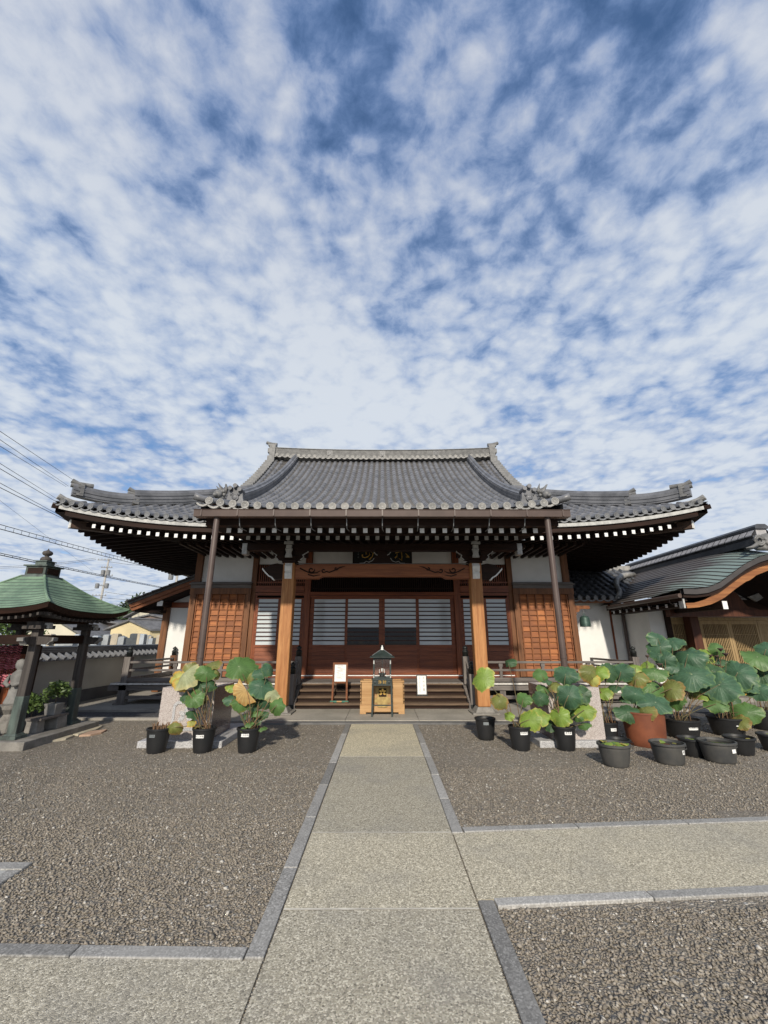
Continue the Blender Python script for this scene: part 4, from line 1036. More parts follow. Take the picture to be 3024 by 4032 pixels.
m.build('ridge_rib', tape_grey, parent=rf)
MB().lathe([(.04, 0), (.035, .02), (.028, .02), (.022, .035), (.03, .05), (.018, .066), (.012, .07), (.018, .085), (.002, .105)], (-.001, 9.84, 1.39), 14).build('finial', paint_white, parent=rf, smooth=True)
m = MB().lathe([(.03, .0), (.055, .02), (.06, .06), (.085, .10), (.085, .11), (.05, .10), (.0, .09)], (-.0, 9.84, .80), 16)
m.build('incense_bowl', black_metal, ln, smooth=True)
m = MB()
for (x, y) in ((-.13, 9.8), (-.10, 9.86), (.11, 9.8), (.13, 9.88)): m.lathe([(.018, 0), (.022, .04), (.022, .045), (.0, .045)], (x, y, .80), 10)
m.build('glass_cup', tape_grey, ln)
MB().box(-.022, .022, 9.739, 9.742, .945, 1.01).build('notice', paper, ln); MB().box(-.006, .008, 9.7365, 9.7388, .955, .985).build('notice_print', ink, ln)
for (x, y) in ((-.06, 9.80), (.05, 9.83)): MB().lathe([(.006, 0), (.006, .08), (.001, .095)], (x, y, .90), 8).build('candle', paper, ln)

# notice on a trestle, left of the box
sg = thing('notice_stand', 'framed white notice on a tall brown wooden stand with green feet left of the steps', 'sign', (-1.02, 10.78, .3))
yb = 10.84
for s in (-1, 1): MB().bar((-1.02 + s * .172, yb - .02, .215), (-1.02 + s * .158, yb + .03, 1.075), .042, .04).build('leg', wood_barge, sg)
fb = MB().box(-1.155, -.885, yb + .005, yb + .03, .605, .645).box(-1.155, -.885, yb + .012, yb + .038, 1.03, 1.075).build('frame', wood_barge, sg)
bd = MB().add([(-1.157, yb - .0, .645), (-.883, yb - .0, .645), (-.883, yb + .024, 1.03), (-1.157, yb + .024, 1.03), (-1.157, yb + .02, .645), (-.883, yb + .02, .645), (-.883, yb + .044, 1.03), (-1.157, yb + .044, 1.03)], [(0, 1, 2, 3), (7, 6, 5, 4), (0, 4, 5, 1), (1, 5, 6, 2), (2, 6, 7, 3), (3, 7, 4, 0)]).build('sheet', paper, sg)
m = MB(); rr = random.Random(5)
def dash(x0, x1, z, h):
    x = x0
    while x < x1:
        w_ = rr.uniform(.006, .016); y = yb - .0015 + .024 * (z - .645) / .385
        m.add([(x, y, z), (min(x + w_, x1), y, z), (min(x + w_, x1), y, z + h), (x, y, z + h)], [(0, 1, 2, 3)]); x += w_ + rr.uniform(.002, .006)
for (a, b, z, h) in ((-1.085, -.955, .992, .014), (-1.105, -1.005, .955, .012), (-1.085, -.945, .932, .009), (-1.04, -.91, .915, .007), (-1.11, -.96, .888, .010), (-1.085, -.96, .87, .008), (-1.115, -1.05, .84, .010), (-1.09, -1.0, .82, .007), (-1.09, -1.05, .797, .006), (-1.03, -1.0, .797, .006), (-1.09, -1.05, .775, .006), (-1.03, -1.0, .775, .006), (-.985, -.95, .79, .012), (-1.11, -.92, .745, .009), (-1.105, -.99, .728, .007), (-1.08, -.97, .712, .006)): dash(a, b, z, h)
m.build('print', ink_grey, bd)
m = MB().box(-1.235, -.805, yb - .07, yb - .03, .19, .225); ft = m.build('foot_rail', plain('foot_green', (.06, .19, .13), (.035, .11, .08), 20, .6), sg)
MB().box(-1.08, -.96, yb - .073, yb - .0705, .192, .223).build('foot_panel', wood_new, ft)
for s in (-1, 1): MB().box(-1.02 + s * .17 - .035, -1.02 + s * .17 + .035, yb - .12, yb + .07, .1755, .20).build('foot', wood_frame, sg, bevel=.005)

# small framed scroll, right of the box
sg = thing('calligraphy_board', 'small black-framed white board with vertical brush calligraphy standing on the steps', 'sign', (.98, 11.1, .3))
def tilt(u, v, dy=0): return (.98 + u, 11.08 + .12 * v + dy, .31 + v)
m = MB()
for (a, b, c, d) in ((-.128, -.108, 0, .47), (.108, .128, 0, .47), (-.108, .108, .45, .47), (-.108, .108, 0, .02)):
    m.add([tilt(a, c, -.012), tilt(b, c, -.012), tilt(b, d, -.012), tilt(a, d, -.012), tilt(a, c, .014), tilt(b, c, .014), tilt(b, d, .014), tilt(a, d, .014)], [(0, 1, 2, 3), (7, 6, 5, 4), (0, 4, 5, 1), (1, 5, 6, 2), (2, 6, 7, 3), (3, 7, 4, 0)])
m.build('frame', black_metal, sg)
bd = MB().add([tilt(-.108, .02), tilt(.108, .02), tilt(.108, .45), tilt(-.108, .45), tilt(-.108, .02, .012), tilt(.108, .02, .012), tilt(.108, .45, .012), tilt(-.108, .45, .012)], [(0, 1, 2, 3), (7, 6, 5, 4), (0, 4, 5, 1), (1, 5, 6, 2), (2, 6, 7, 3), (3, 7, 4, 0)]).build('board', paper, sg)
m = MB()
for k, ch in enumerate('永代供養'):
    vs, fs = text_mesh(ch, .072); m.add([tilt(.050 + v[0] * .8, .385 - .088 * k + v[1], -.002) for v in vs], fs)
zz_ = .42; rr = random.Random(9)
while zz_ > .07:
    h = rr.uniform(.012, .03); x = -.05 + rr.uniform(-.008, .008)
    m.tube([tilt(x - .014, zz_, -.001), tilt(x + .012, zz_ - h * .4, -.001), tilt(x - .002, zz_ - h, -.001)], [.003, .0045, .002], 4); zz_ -= h + .006
m.build('brushwork', ink_grey, bd)
MB().prism([(.845, .288), (1.115, .288), (1.095, .31), (.865, .31)], 11.04, 11.14).build('base', black_metal, sg)
for s in (-1, 1): MB().bar((.98 + s * .125, 11.0, .3005), (.98 + s * .125, 11.22, .3005), .03, .02 - .001).build('foot', black_metal, sg)

# granite rain-water tanks under the downpipes
def tank(cx, label):
    o = thing('stone_water_tank', label, 'water tank', (cx, 7.8, 0), 'granite tanks under the downpipes')
    MB().box(cx - .66, cx + .66, 7.26, 8.75, -.02, .095).build('base', granite_base, o, bevel=.012)
    m = MB(); n = 2
    x0, x1, y0, y1 = cx - .43, cx + .43, 7.36, 8.26
    m.add([(x0, y0, .0955), (x1, y0, .0955), (x1, y0, .86), (x0, y0, .86)], [(0, 1, 2, 3)]); m.mi = 1
    m.add([(x1, y0, .0955), (x1, y1, .0955), (x1, y1, .86), (x1, y0, .86), (x0, y1, .0955), (x0, y0, .0955), (x0, y0, .86), (x0, y1, .86)], [(0, 1, 2, 3), (4, 5, 6, 7), (1, 4, 7, 2)]); m.mi = 0
    i0, i1, j0, j1 = x0 + .09, x1 - .09, y0 + .09, y1 - .09
    b = [(x0, y0, .86), (x1, y0, .86), (x1, y1, .86), (x0, y1, .86), (i0, j0, .86), (i1, j0, .86), (i1, j1, .86), (i0, j1, .86), (i0, j0, .6), (i1, j0, .6), (i1, j1, .6), (i0, j1, .6)]
    m.add(b, [(0, 1, 5, 4), (1, 2, 6, 5), (2, 3, 7, 6), (3, 0, 4, 7), (4, 5, 9, 8), (5, 6, 10, 9), (6, 7, 11, 10), (7, 4, 8, 11)])
    m.build('basin', [granite_pink, granite_dark], o)
    MB().box(i0 + .001, i1 - .001, j0 + .001, j1 - .001, .62, .78).build('water', water_m, o)
    m = MB(); q = .215; c0 = .05; zc = .44
    poly = [(cx - q + c0, zc - q), (cx + q - c0, zc - q), (cx + q, zc - q + c0), (cx + q, zc + q - c0), (cx + q - c0, zc + q), (cx - q + c0, zc + q), (cx - q, zc + q - c0), (cx - q, zc - q + c0)]
    inn = [((x - cx) * .82 + cx, (z - zc) * .82 + zc) for x, z in poly]; k = len(poly)
    for (a, b_) in ((7.349, 7.361),):
        m.add([(x, a, z) for x, z in poly] + [(x, a, z) for x, z in inn] + [(x, b_, z) for x, z in poly] + [(x, b_, z) for x, z in inn],
              [(i, (i + 1) % k, (i + 1) % k + k, i + k) for i in range(k)] + [(i, i + 2 * k, (i + 1) % k + 2 * k, (i + 1) % k) for i in range(k)] + [(i + k, (i + 1) % k + k, (i + 1) % k + 3 * k, i + 3 * k) for i in range(k)])
    for g in (90, 30, 150, -30, 210):
        a = R(g); c = (cx + .07 * math.cos(a), zc + .07 * math.sin(a))
        m.prism([(c[0] + .055 * math.cos(a) * math.cos(t) - .034 * math.sin(a) * math.sin(t), c[1] + .055 * math.sin(a) * math.cos(t) + .034 * math.cos(a) * math.sin(t)) for t in [2 * math.pi * j / 12 for j in range(12)]], 7.352, 7.361)
    m.build('crest', granite_base, o)
    return o
tank(-3.15, 'pink granite water tank with a carved crest behind the three lotus pots on the left')
tank(3.12, 'pink granite water tank half hidden behind the lotus pots on the right')

# hanging bronze bell
bl = thing('bronze_bell', 'small green bronze bell hanging from a wooden bracket at the hall corner', 'bell', (6.08, YW - .01, 2.2))
MB().lathe([(.02, .0), (.152, .0), (.156, .03), (.148, .06), (.145, .20), (.125, .27), (.09, .305), (.03, .315)], (6.08, YW - .01, 1.985), 22).lathe([(.150, 0), (.156, .01), (.150, .02)], (6.08, YW - .01, 2.05), 22).lathe([(.142, 0), (.150, .01), (.142, .02)], (6.08, YW - .01, 2.17), 22).build('bell_body', bronze, bl, smooth=True)
MB().tube([(6.08 + .03 * math.cos(a), YW - .01, 2.33 + .035 * math.sin(a)) for a in [2 * math.pi * k / 10 for k in range(11)]], .009, 6).build('loop', bronze, bl)
MB().tube([(6.08, YW - .01, 2.36), (6.08, YW - .01, 2.505)], .007, 6).build('hook', steel, bl)

# ------------------------------------------------------------------ lotus plants in pots
def orient(n):
    n = Vector(n).normalized(); u = Vector((0, 0, 1)).cross(n)
    u = u.normalized() if u.length > .05 else Vector((1, 0, 0)); return u, n.cross(u), n
def leaf(parent, c, rad, nrm, col, seed, cup=.12, wav=.12, droop=None, fold=None):
    rr = random.Random(seed); u, v, n = orient(nrm); c = Vector(c); m = MB(); nr, na = 7, 48
    p1, p2, p3 = rr.uniform(0, 6), rr.uniform(0, 6), rr.uniform(0, 6); k1 = rr.choice((2, 3)); k2 = rr.choice((5, 6, 7)); R_, A_ = [0.0], [0.0]
    asp = rr.uniform(.72, 1.0); cup = cup + rr.uniform(-.02, .16); notch = rr.random() < .45; droop = rr.uniform(.05, .5) if droop is None else droop; m.v.append(tuple(c))
    fa = rr.uniform(0, 6.28) if fold is None else fold[0]
    for i in range(1, nr + 1):
        r = i / nr
        for k in range(na):
            a = 2 * math.pi * k / na
            q = rad * r * (1 + .07 * math.sin(2 * a + p1) + .05 * math.sin(5 * a + p2) + ((.04 * math.sin(11 * a + p3) + .03 * math.sin(17 * a + p1) + rr.uniform(-.03, .03)) * (1 if i == nr else .4) if i >= nr - 1 else 0) - (.22 * math.exp(-((a - p1) % 6.283 - 3.1) ** 2 * 14) if i == nr and notch else 0))
            x, y = q * math.cos(a), q * math.sin(a) * asp
            h = rad * (-cup * (r ** 1.5) + wav * r * r * math.sin(k1 * a + p2) + wav * .55 * r ** 3 * math.sin(k2 * a + p3))
            if droop: h -= rad * droop * r * r * (.5 + .5 * math.cos(a - fa))
            if fold:                                       # the half beyond the crease bends back
                d_ = x * math.cos(fa) + y * math.sin(fa)
                if d_ > 0:
                    an = fold[1]; x -= d_ * math.cos(fa) * (1 - math.cos(an)); y -= d_ * math.sin(fa) * (1 - math.cos(an)); h -= d_ * math.sin(an)
            m.v.append(tuple(c + u * x + v * y + n * h)); R_.append(r); A_.append(a)
    for k in range(na): m.face(0, 1 + k, 1 + (k + 1) % na)
    for i in range(nr - 1):
        for k in range(na): m.face(1 + i * na + k, 1 + (i + 1) * na + k, 1 + (i + 1) * na + (k + 1) % na, 1 + i * na + (k + 1) % na)
    m.attr('rad', R_).attr('ang', A_)
    return m.build('leaf', LM[col], parent, smooth=True)
def stem(parent, a, b, seed, r=.0055, dry=False, name='stem'):
    rr = random.Random(seed); a = Vector(a); b = Vector(b); L = (b - a).length
    off = Vector((rr.uniform(-.06, .06), rr.uniform(-.05, .05), 0)) * min(1, L * 1.6)
    pts = [a.lerp(b, t) + off * math.sin(math.pi * t) + Vector((0, 0, .06 * L * math.sin(math.pi * t))) for t in [k / 8 for k in range(9)]]
    return MB().tube(pts, r, 6).build(name, stem_dry if dry else stem_m, parent, smooth=True)
def round_pot(parent, x, y, r0, r1, h, mat, soil_mat=soil, lip=.012, sz=.04, ribs=0, oval=1.0, z0=0.0, name='pot'):
    pr = [(r0 * .96, 0), (r0, .012)]
    n = 18 if ribs else 5
    for i in range(1, n + 1):
        t = i / n; pr.append((r0 + (r1 - r0) * (t ** .8) + (.004 * (i % 2) if ribs and i < n - 2 else 0), .012 + (h - .04) * t))
    pr += [(r1 + lip, h - .026), (r1 + lip, h - .004), (r1 + lip - .006, h), (r1 - .004, h), (r1 - .010, h - sz), (r1 - .02, h - sz - .02), (0.002, h - sz - .02)]
    p = MB().lathe(pr, (x, y, z0), 36, oval, 1.0).build(name, mat, parent, smooth=False)
    for pl in p.data.polygons: pl.use_smooth = True
    md = p.modifiers.new('es', 'EDGE_SPLIT'); md.split_angle = R(40)
    m = MB(); rr = random.Random(int(x * 100)); nn = 30
    m.grid(7, nn + 1, lambda i, j: (x + (r1 - .011) * oval * i / 6 * math.cos(2 * math.pi * j / nn), y + (r1 - .011) * i / 6 * math.sin(2 * math.pi * j / nn), z0 + h - sz + (rr.uniform(-.006, .006) if soil_mat is soil else 0)))
    m.build('soil' if soil_mat is soil else 'water', soil_mat, parent=p)
    return p
def pot_tag(pot, x, y, r, z, ang, wd, ht, txt, size=.03, mat=None, vert=False):
    n = 8; m = MB(); a0 = -math.pi / 2 + ang
    f = lambda u, v, d_: (x + (r + d_) * math.cos(a0 + u / r), y + (r + d_) * math.sin(a0 + u / r), z + v)
    m.grid(n + 1, 2, lambda i, j: f(-wd / 2 + wd * i / n, -ht / 2 + ht * j, .003))
    if txt:
        vs, fs = text_mesh(txt, size); m.mi = 1
        m.add([f(v[0], v[1], .0045) for v in vs], fs)
    return m.build('name_tag', [mat or paper, ink], pot)

def lotus(px, py, label, pot, tags, leaves, pods=(), group='lotus plants growing in pots', stubs=0, extra_stems=0, seed=1, cat='potted plant', name='potted_lotus'):
    o = thing(name, label, cat, (px, py, 0), group)
    r0, r1, h, mt = pot[:4]; kw = pot[4] if len(pot) > 4 else {}
    p = round_pot(o, px, py, r0, r1, h, mt, **kw)
    for tg in tags: pot_tag(p, px, py, *tg)
    rr = random.Random(seed); ztop = h - .05
    for i, L in enumerate(leaves):
        x, y, dy, dpx, col = L[:5]; kw = L[5] if len(L) > 5 else {}
        Y = py + dy; c = at(x, y, Y); rad = dpx / 2 / FPX * math.sqrt(c.x ** 2 + Y * Y + (c.z - EYE) ** 2) * .94
        toc = (Vector((0, 0, EYE)) - c).normalized()
        kk = dict(kw); f = kk.pop('face', .62) * .88; nrm = toc * f + Vector((rr.uniform(-.4, .4), rr.uniform(-.1, .2), 1 - f + rr.uniform(.0, .3))); nrm += Vector(kk.pop('n', (0, 0, 0)))
        leaf(o, c, rad, nrm, col, seed * 100 + i, **kk)
        a = rr.uniform(0, 6.28); q = rr.uniform(.1, .75) * (r1 - .03)
        stem(o, (px + q * math.cos(a), py + q * math.sin(a), ztop), c - nrm.normalized() * .004, seed * 50 + i, dry=(col in 'ytp'))
    for i, (x, y, dy, sc) in enumerate(pods):
        c = at(x, y, py + dy)
        m = MB().lathe([(.006, -.03 * sc), (.03 * sc, .0), (.036 * sc, .012), (.034 * sc, .016), (.0, .014)], tuple(c), 12); m.build('seed_pod', pod_m, o, smooth=True)
        a = rr.uniform(0, 6.28); stem(o, (px + .1 * math.cos(a), py + .1 * math.sin(a), ztop), c - Vector((0, 0, .028 * sc)), seed * 77 + i, .0045)
    for i in range(stubs):
        a = rr.uniform(0, 6.28); q = rr.uniform(.2, .9) * (r1 - .02); b = Vector((px + q * math.cos(a), py + q * math.sin(a), ztop))
        MB().tube([b, b + Vector((rr.uniform(-.03, .03), rr.uniform(-.03, .03), rr.uniform(.05, .13)))], .006, 5).build('cut_stem', stem_dry, o)
    for i in range(extra_stems):
        a = rr.uniform(0, 6.28); q = rr.uniform(.2, .85) * (r1 - .02); b = Vector((px + q * math.cos(a), py + q * math.sin(a), ztop)); L = rr.uniform(.2, .5)
        stem(o, b, b + Vector((rr.uniform(-.1, .1), rr.uniform(-.1, .1), L)), seed * 31 + i, dry=True)
    return o
def zf(x0, y0, s): return lambda x, y: (x0 + x * s, y0 + y * s)
POT = (.128, .165, .335, black_pot)
def LL(z, s, rows):
    res = []
    for r in rows:
        x, y = z(r[0], r[1]); res.append((x, y, r[2], r[3] * s, r[4]) + tuple(r[5:]))
    return res
zb_ = zf(450, 2500, .45208); sb = .45208
z8_ = zf(1800, 2450, .37613); s8 = .37613
z1_ = zf(2324, 2350, .42194); s1 = .42194
lotus(-3.38, 7.02, 'black pot of cut brown lotus stubs, leafless, with a small grey tag', POT, [(.160, .245, -.10, .085, .038, '中日紅', .026, tape_grey)], [], stubs=34, seed=3)
lotus(-2.70, 7.04, 'tall potted lotus with a drooping yellow-gold leaf in front of the granite tank', POT, [(.158, .235, .0, .115, .042, '近江妙蓮', .027)],
      LL(zb_, sb, [(612, 335, -.10, 235, 'p', dict(face=1.0, n=(-.35, 0, -.12), cup=.35, fold=(2.6, .9))), (560, 390, .02, 150, 'y', dict(face=.9, n=(-.5, 0, -.3), droop=.5)), (590, 425, -.06, 120, 'y', dict(face=1.0, droop=.7)),
                   (668, 300, .10, 130, 'o', dict(face=.9, droop=.4)), (806, 325, -.02, 165, 'g', dict(face=.95, droop=.35)), (842, 250, .12, 150, 'o', dict(face=.8, droop=.9, wav=.16)), (895, 320, .10, 110, 'o', dict(face=.9, droop=1.2, wav=.2)),
                   (832, 430, .02, 120, 'd', dict(face=.9)), (765, 455, .08, 130, 'd', dict(face=.95, droop=.4)), (690, 548, -.06, 170, 'g', dict(face=.95, droop=.2)), (640, 520, .06, 120, 'd'), (758, 560, .05, 100, 'o', dict(face=.9, droop=.6)),
                   (690, 680, .0, 105, 'd', dict(droop=.6)), (672, 768, -.04, 68, 'y'), (715, 790, .02, 60, 'o'), (512, 805, -.10, 105, 'o', dict(face=1.0, droop=1.0, n=(-.3, 0, -.2)))]), seed=5, extra_stems=5)
lotus(-2.03, 7.04, 'lush potted lotus with a folded tan leaf, nearest the path on the left', POT, [(.158, .250, -.02, .115, .042, '一天四海', .027)],
      LL(zb_, sb, [(1085, 275, .06, 245, 'g', dict(face=1.0, n=(-.25, 0, -.1), fold=(.6, .5))), (1195, 360, .12, 150, 'o', dict(face=1.0)), (1150, 475, -.14, 245, 't', dict(face=1.0, n=(.1, 0, -.25), cup=.1, fold=(.75, 2.4))),
                   (1265, 330, .02, 130, 'b', dict(face=1.0)), (1285, 450, -.04, 210, 'b', dict(face=1.0, droop=.4)), (1330, 545, .0, 190, 'b', dict(face=1.0, droop=.6, n=(.2, 0, -.2))), (1345, 300, .0, 125, 'b', dict(face=.9, droop=.4, n=(.3, 0, -.1))),
                   (1115, 570, -.02, 190, 'g', dict(face=.9, droop=.3)), (1020, 560, .05, 125, 'b', dict(face=1.0)), (1025, 445, .08, 100, 'l'), (1375, 520, -.02, 130, 'p', dict(face=1.0, droop=.8)), (1420, 610, -.04, 135, 'g', dict(face=1.0, droop=.8)),
                   (1215, 620, .04, 125, 'd', dict(face=.9)), (1250, 670, .02, 115, 'g', dict(face=.9, droop=.5)), (1135, 695, .06, 80, 'd', dict(droop=.5)), (1240, 735, .04, 90, 'd', dict(face=1)), (1302, 690, .0, 75, 'd', dict(droop=.8)),
                   (1175, 775, -.05, 66, 'g'), (1128, 820, -.12, 55, 'g'), (1292, 808, -.02, 70, 'g', dict(face=.3))]), seed=7, extra_stems=4)
lotus(1.76, 7.85, 'black pot of bare soil in front of the right porch pillar', POT, [(.160, .265, -.14, .085, .045, '', .03, tape_grey)], [], seed=9)
lotus(2.13, 7.15, 'thin potted lotus with a round lime leaf in front of the right pillar', POT, [(.158, .255, .12, .115, .046, '西湖新弁', .027)],
      LL(z8_, s8, [(272, 585, .0, 235, 'l', dict(face=1.0, n=(-.1, 0, -.1))), (445, 822, -.03, 160, 'o', dict(face=.9)), (540, 980, -.05, 110, 'l', dict(face=.9)), (692, 800, .02, 150, 'g', dict(face=.95)), (532, 420, .05, 120, 'd', dict(face=1.0, n=(-.9, 0, 0), droop=1.0)),
                   (760, 1020, -.10, 230, 'l', dict(face=.9)), (870, 985, -.02, 190, 'l', dict(face=.95, n=(.2, 0, 0)))]), [(z8_(770, 740)[0], z8_(770, 740)[1], .1, 1.0)], seed=11, stubs=5, extra_stems=1)
lotus(2.82, 7.15, 'dense dark-green potted lotus in front of the right granite tank', POT, [(.158, .255, -.02, .105, .046, '金正殿', .030)],
      LL(z8_, s8, [(1135, 545, .05, 225, 'b', dict(face=1.0)), (1165, 770, -.10, 255, 'b', dict(face=1.0)), (1312, 755, .0, 165, 'd', dict(face=.95)), (870, 800, .03, 150, 'd', dict(face=1.0, n=(-.2, 0, -.1))), (880, 545, .08, 140, 'g', dict(face=1.0, droop=.4)),
                   (940, 610, .05, 95, 'd'), (1020, 650, .1, 150, 'o', dict(droop=.5)), (1070, 975, -.10, 215, 'l', dict(face=.95)), (1330, 920, -.04, 200, 'l', dict(face=1.0)), (1250, 965, .0, 150, 'g', dict(face=.9)),
                   (985, 1075, .06, 120, 'd'), (1332, 1070, -.02, 115, 'g'), (905, 690, .1, 120, 'g', dict(face=.8, droop=.5)), (1085, 870, .1, 170, 'd')]), seed=13, extra_stems=8)
lotus(3.66, 7.50, 'yellow-streaked potted lotus on thin bare stems beside the right tank', POT, [(.158, .235, .2, .10, .044, 'ときば', .028)],
      LL(z1_, s1, [(0, 700, -.02, 165, 'o', dict(face=1.0)), (30, 780, -.04, 110, 'y', dict(face=.95)), (80, 705, .0, 150, 'l', dict(face=1.0)), (118, 885, -.06, 135, 'l', dict(face=.95, droop=.5)), (180, 700, .10, 170, 'd', dict(face=1.0)),
                   (285, 700, .06, 185, 'b', dict(face=1.0)), (225, 835, .05, 115, 'd', dict(droop=.5))]), seed=15, stubs=7, extra_stems=3)
lotus(4.25, 7.46, 'broad-leaved lotus in the big terracotta pot', (.27, .315, .50, terracotta, dict(lip=.008)), [],
      LL(z1_, s1, [(430, 740, .05, 180, 'o', dict(face=.95)), (420, 905, -.10, 195, 'b', dict(face=1.0)), (600, 690, .05, 190, 'g', dict(face=.75)), (610, 985, -.22, 245, 'b', dict(face=1.0)), (565, 820, .0, 205, 'g', dict(face=.85)),
                   (760, 855, -.05, 180, 'o', dict(face=.9)), (790, 960, .0, 150, 'g', dict(face=.9)), (350, 1075, -.15, 200, 'd', dict(face=1.0, droop=.3)), (500, 1065, -.22, 170, 'o', dict(face=.9, droop=.6)),
                   (420, 650, .15, 120, 'l', dict(face=.8)), (540, 640, .18, 110, 'l', dict(face=.7, droop=.6)), (330, 940, .05, 110, 'd')]), [(*z1_(640, 630), .1, 1.3), (*z1_(533, 555), .2, .9), (*z1_(655, 820), -.1, 1.2)], seed=17)
lotus(5.20, 7.98, 'tallest potted lotus with large leaves, right of the terracotta pot', (.22, .28, .30, black_pot), [(.262, .19, .10, .165, .062, '白雪紅玉', .038)],
      LL(z1_, s1, [(655, 465, .2, 195, 'b', dict(face=.95, wav=.12)), (630, 390, .25, 150, 'b', dict(face=.9, wav=.12)), (770, 420, .15, 170, 'b', dict(face=.55)), (700, 590, .1, 165, 'b', dict(face=1.0, n=(-.2, 0, -.1))), (910, 540, .0, 255, 'b', dict(face=.75)),
                   (945, 722, -.15, 290, 'b', dict(face=.95)), (800, 650, .05, 150, 'b', dict(face=.9)), (1205, 820, -.15, 250, 'b', dict(face=.95)), (1140, 690, .05, 165, 'd', dict(face=.9)), (1172, 1000, -.15, 145, 'g', dict(face=.85)), (1140, 930, .0, 140, 'd'),
                   (640, 530, .2, 130, 'b'), (830, 760, .1, 160, 'd', dict(face=1)), (1048, 925, -.02, 80, 'l'), (960, 895, .04, 90, 'o', dict(droop=.7))]),
      [(*z1_(1120, 548), .1, 1.2), (*z1_(1055, 592), .0, 1.3)], seed=19, extra_stems=5)
lotus(6.12, 8.15, 'potted lotus with dark seed pods before the lattice doors', (.22, .28, .30, black_pot), [(.262, .215, .16, .165, .062, '八重茶碗', .038)],
      LL(z1_, s1, [(1375, 710, -.05, 220, 'b', dict(face=.85)), (1440, 800, .0, 190, 'b', dict(face=.9)), (1575, 875, -.1, 185, 'b', dict(face=.9, n=(.2, 0, 0))), (1315, 1000, .0, 140, 'd', dict(face=1)), (1475, 1075, -.2, 180, 'g', dict(face=.95)), (1392, 1165, -.26, 125, 'o', dict(face=.7)),
                   (1355, 870, .05, 105, 'y'), (1175, 480, .15, 110, 'g', dict(face=.8, droop=.8)), (1080, 540, .2, 120, 'l', dict(face=.8, droop=.5)), (1200, 590, .2, 130, 'd'), (1100, 620, .15, 110, 'g')]),
      [(*z1_(1215, 488), .0, 1.4), (*z1_(1262, 533), -.02, 1.5), (*z1_(1190, 640), .0, 1.3), (*z1_(1110, 550), .05, 1.2), (*z1_(1180, 555), .0, 1.2)], seed=21, extra_stems=7)
lotus(7.25, 8.65, 'potted lotus at the right edge of the row, leaning outwards', (.20, .26, .36, black_pot), [],
      LL(z1_, s1, [(1560, 560, -.1, 185, 'g', dict(face=.9)), (1640, 490, .0, 150, 'b', dict(face=.9)), (1620, 620, -.1, 150, 'b', dict(face=.6)), (1600, 720, .0, 220, 'd', dict(face=.8)), (1690, 800, .0, 220, 'b'), (1700, 600, .1, 200, 'g'), (1640, 820, .1, 160, 'd')]),
      [(*z1_(1535, 670), .0, 1.3)], seed=23, extra_stems=4)

# water tubs and buckets in front
TG = 'water tubs standing on the gravel'
def tub(x, y, label, r0, r1, h, oval, mat=tub_m, water=True, ribs=1, tags=(), pads=0, seed=1):
    o = thing('water_tub', label, 'tub', (x, y, 0), TG)
    p = round_pot(o, x, y, r0, r1, h, mat, water_m, .016, .03, ribs, oval)
    m = MB(); m.tube([(x + r1 * oval + .01, y - .02, h - .03), (x + r1 * oval + .045, y - .02, h - .05), (x + r1 * oval + .045, y - .02, h - .085), (x + r1 * oval + .005, y - .02, h - .10)], .006, 6); m.build('handle', mat, parent=p)
    for (ang, z, wd, ht, txt, sz) in tags: pot_tag(p, x, y, (r0 + (r1 - r0) * .72) * (oval if False else 1) + .004, z, ang, wd, ht, txt, sz)
    rr = random.Random(seed)
    for i in range(pads):
        a = rr.uniform(0, 6.28); q = rr.uniform(.1, .8) * r1
        leaf(o, (x + q * math.cos(a) * oval, y + q * math.sin(a), h - .026 + rr.uniform(0, .035)), rr.uniform(.03, .055), (rr.uniform(-.3, .3), rr.uniform(-.4, .1), 1), rr.choice('llgyo'), seed * 9 + i, cup=.02, wav=.05)
    return o
tub(3.13, 6.30, 'ribbed grey tub filled with water-lily leaves, leftmost of the front row', .150, .195, .27, 1.0, pads=16, seed=2)
tub(3.93, 6.42, 'ribbed grey tub of brown water with a small square tag', .165, .205, .26, 1.0, tags=((.50, .165, .048, .05, '蓮', .03),), pads=2, seed=3)
tub(4.68, 6.50, 'wide ribbed grey tub of murky water with a larger white tag', .175, .215, .262, 1.0, tags=((.35, .165, .072, .048, '', .02),), pads=0, seed=4)
tub(4.52, 6.78, 'plain black bucket between the two tagged tubs', .13, .172, .24, 1.0, black_pot, ribs=0, pads=1, seed=5)
tub(5.30, 6.88, 'plain black bucket right of the widest tub', .14, .185, .235, 1.0, black_pot, ribs=0, pads=1, seed=6)
tub(5.95, 7.05, 'black bucket with a ring handle at the right edge of the picture', .14, .185, .235, 1.0, black_pot, ribs=0, pads=3, seed=7)
tub(3.42, 6.72, 'small black bucket tucked behind the lily tub', .11, .15, .235, 1.0, black_pot, ribs=0, seed=8)
# odds and ends on the gravel
o = tag(MB().lathe([(.07, 0), (.085, .03), (.05, .07), (.035, .10), (.045, .115), (.001, .12)], (-3.98, 8.1, -.005), 8, 1.1, .8).build('loose_rock', stone_old), 'small weathered rock lying on the gravel beside the leafless pot', 'stone')
tag(MB().tube([(-2.45, 7.28, .62), (-2.2, 7.15, .48), (-1.98, 7.02, .34)], .006, 6).build('bamboo_cane', wood_new), 'thin bamboo cane slanting between the two leafy left pots', 'cane')

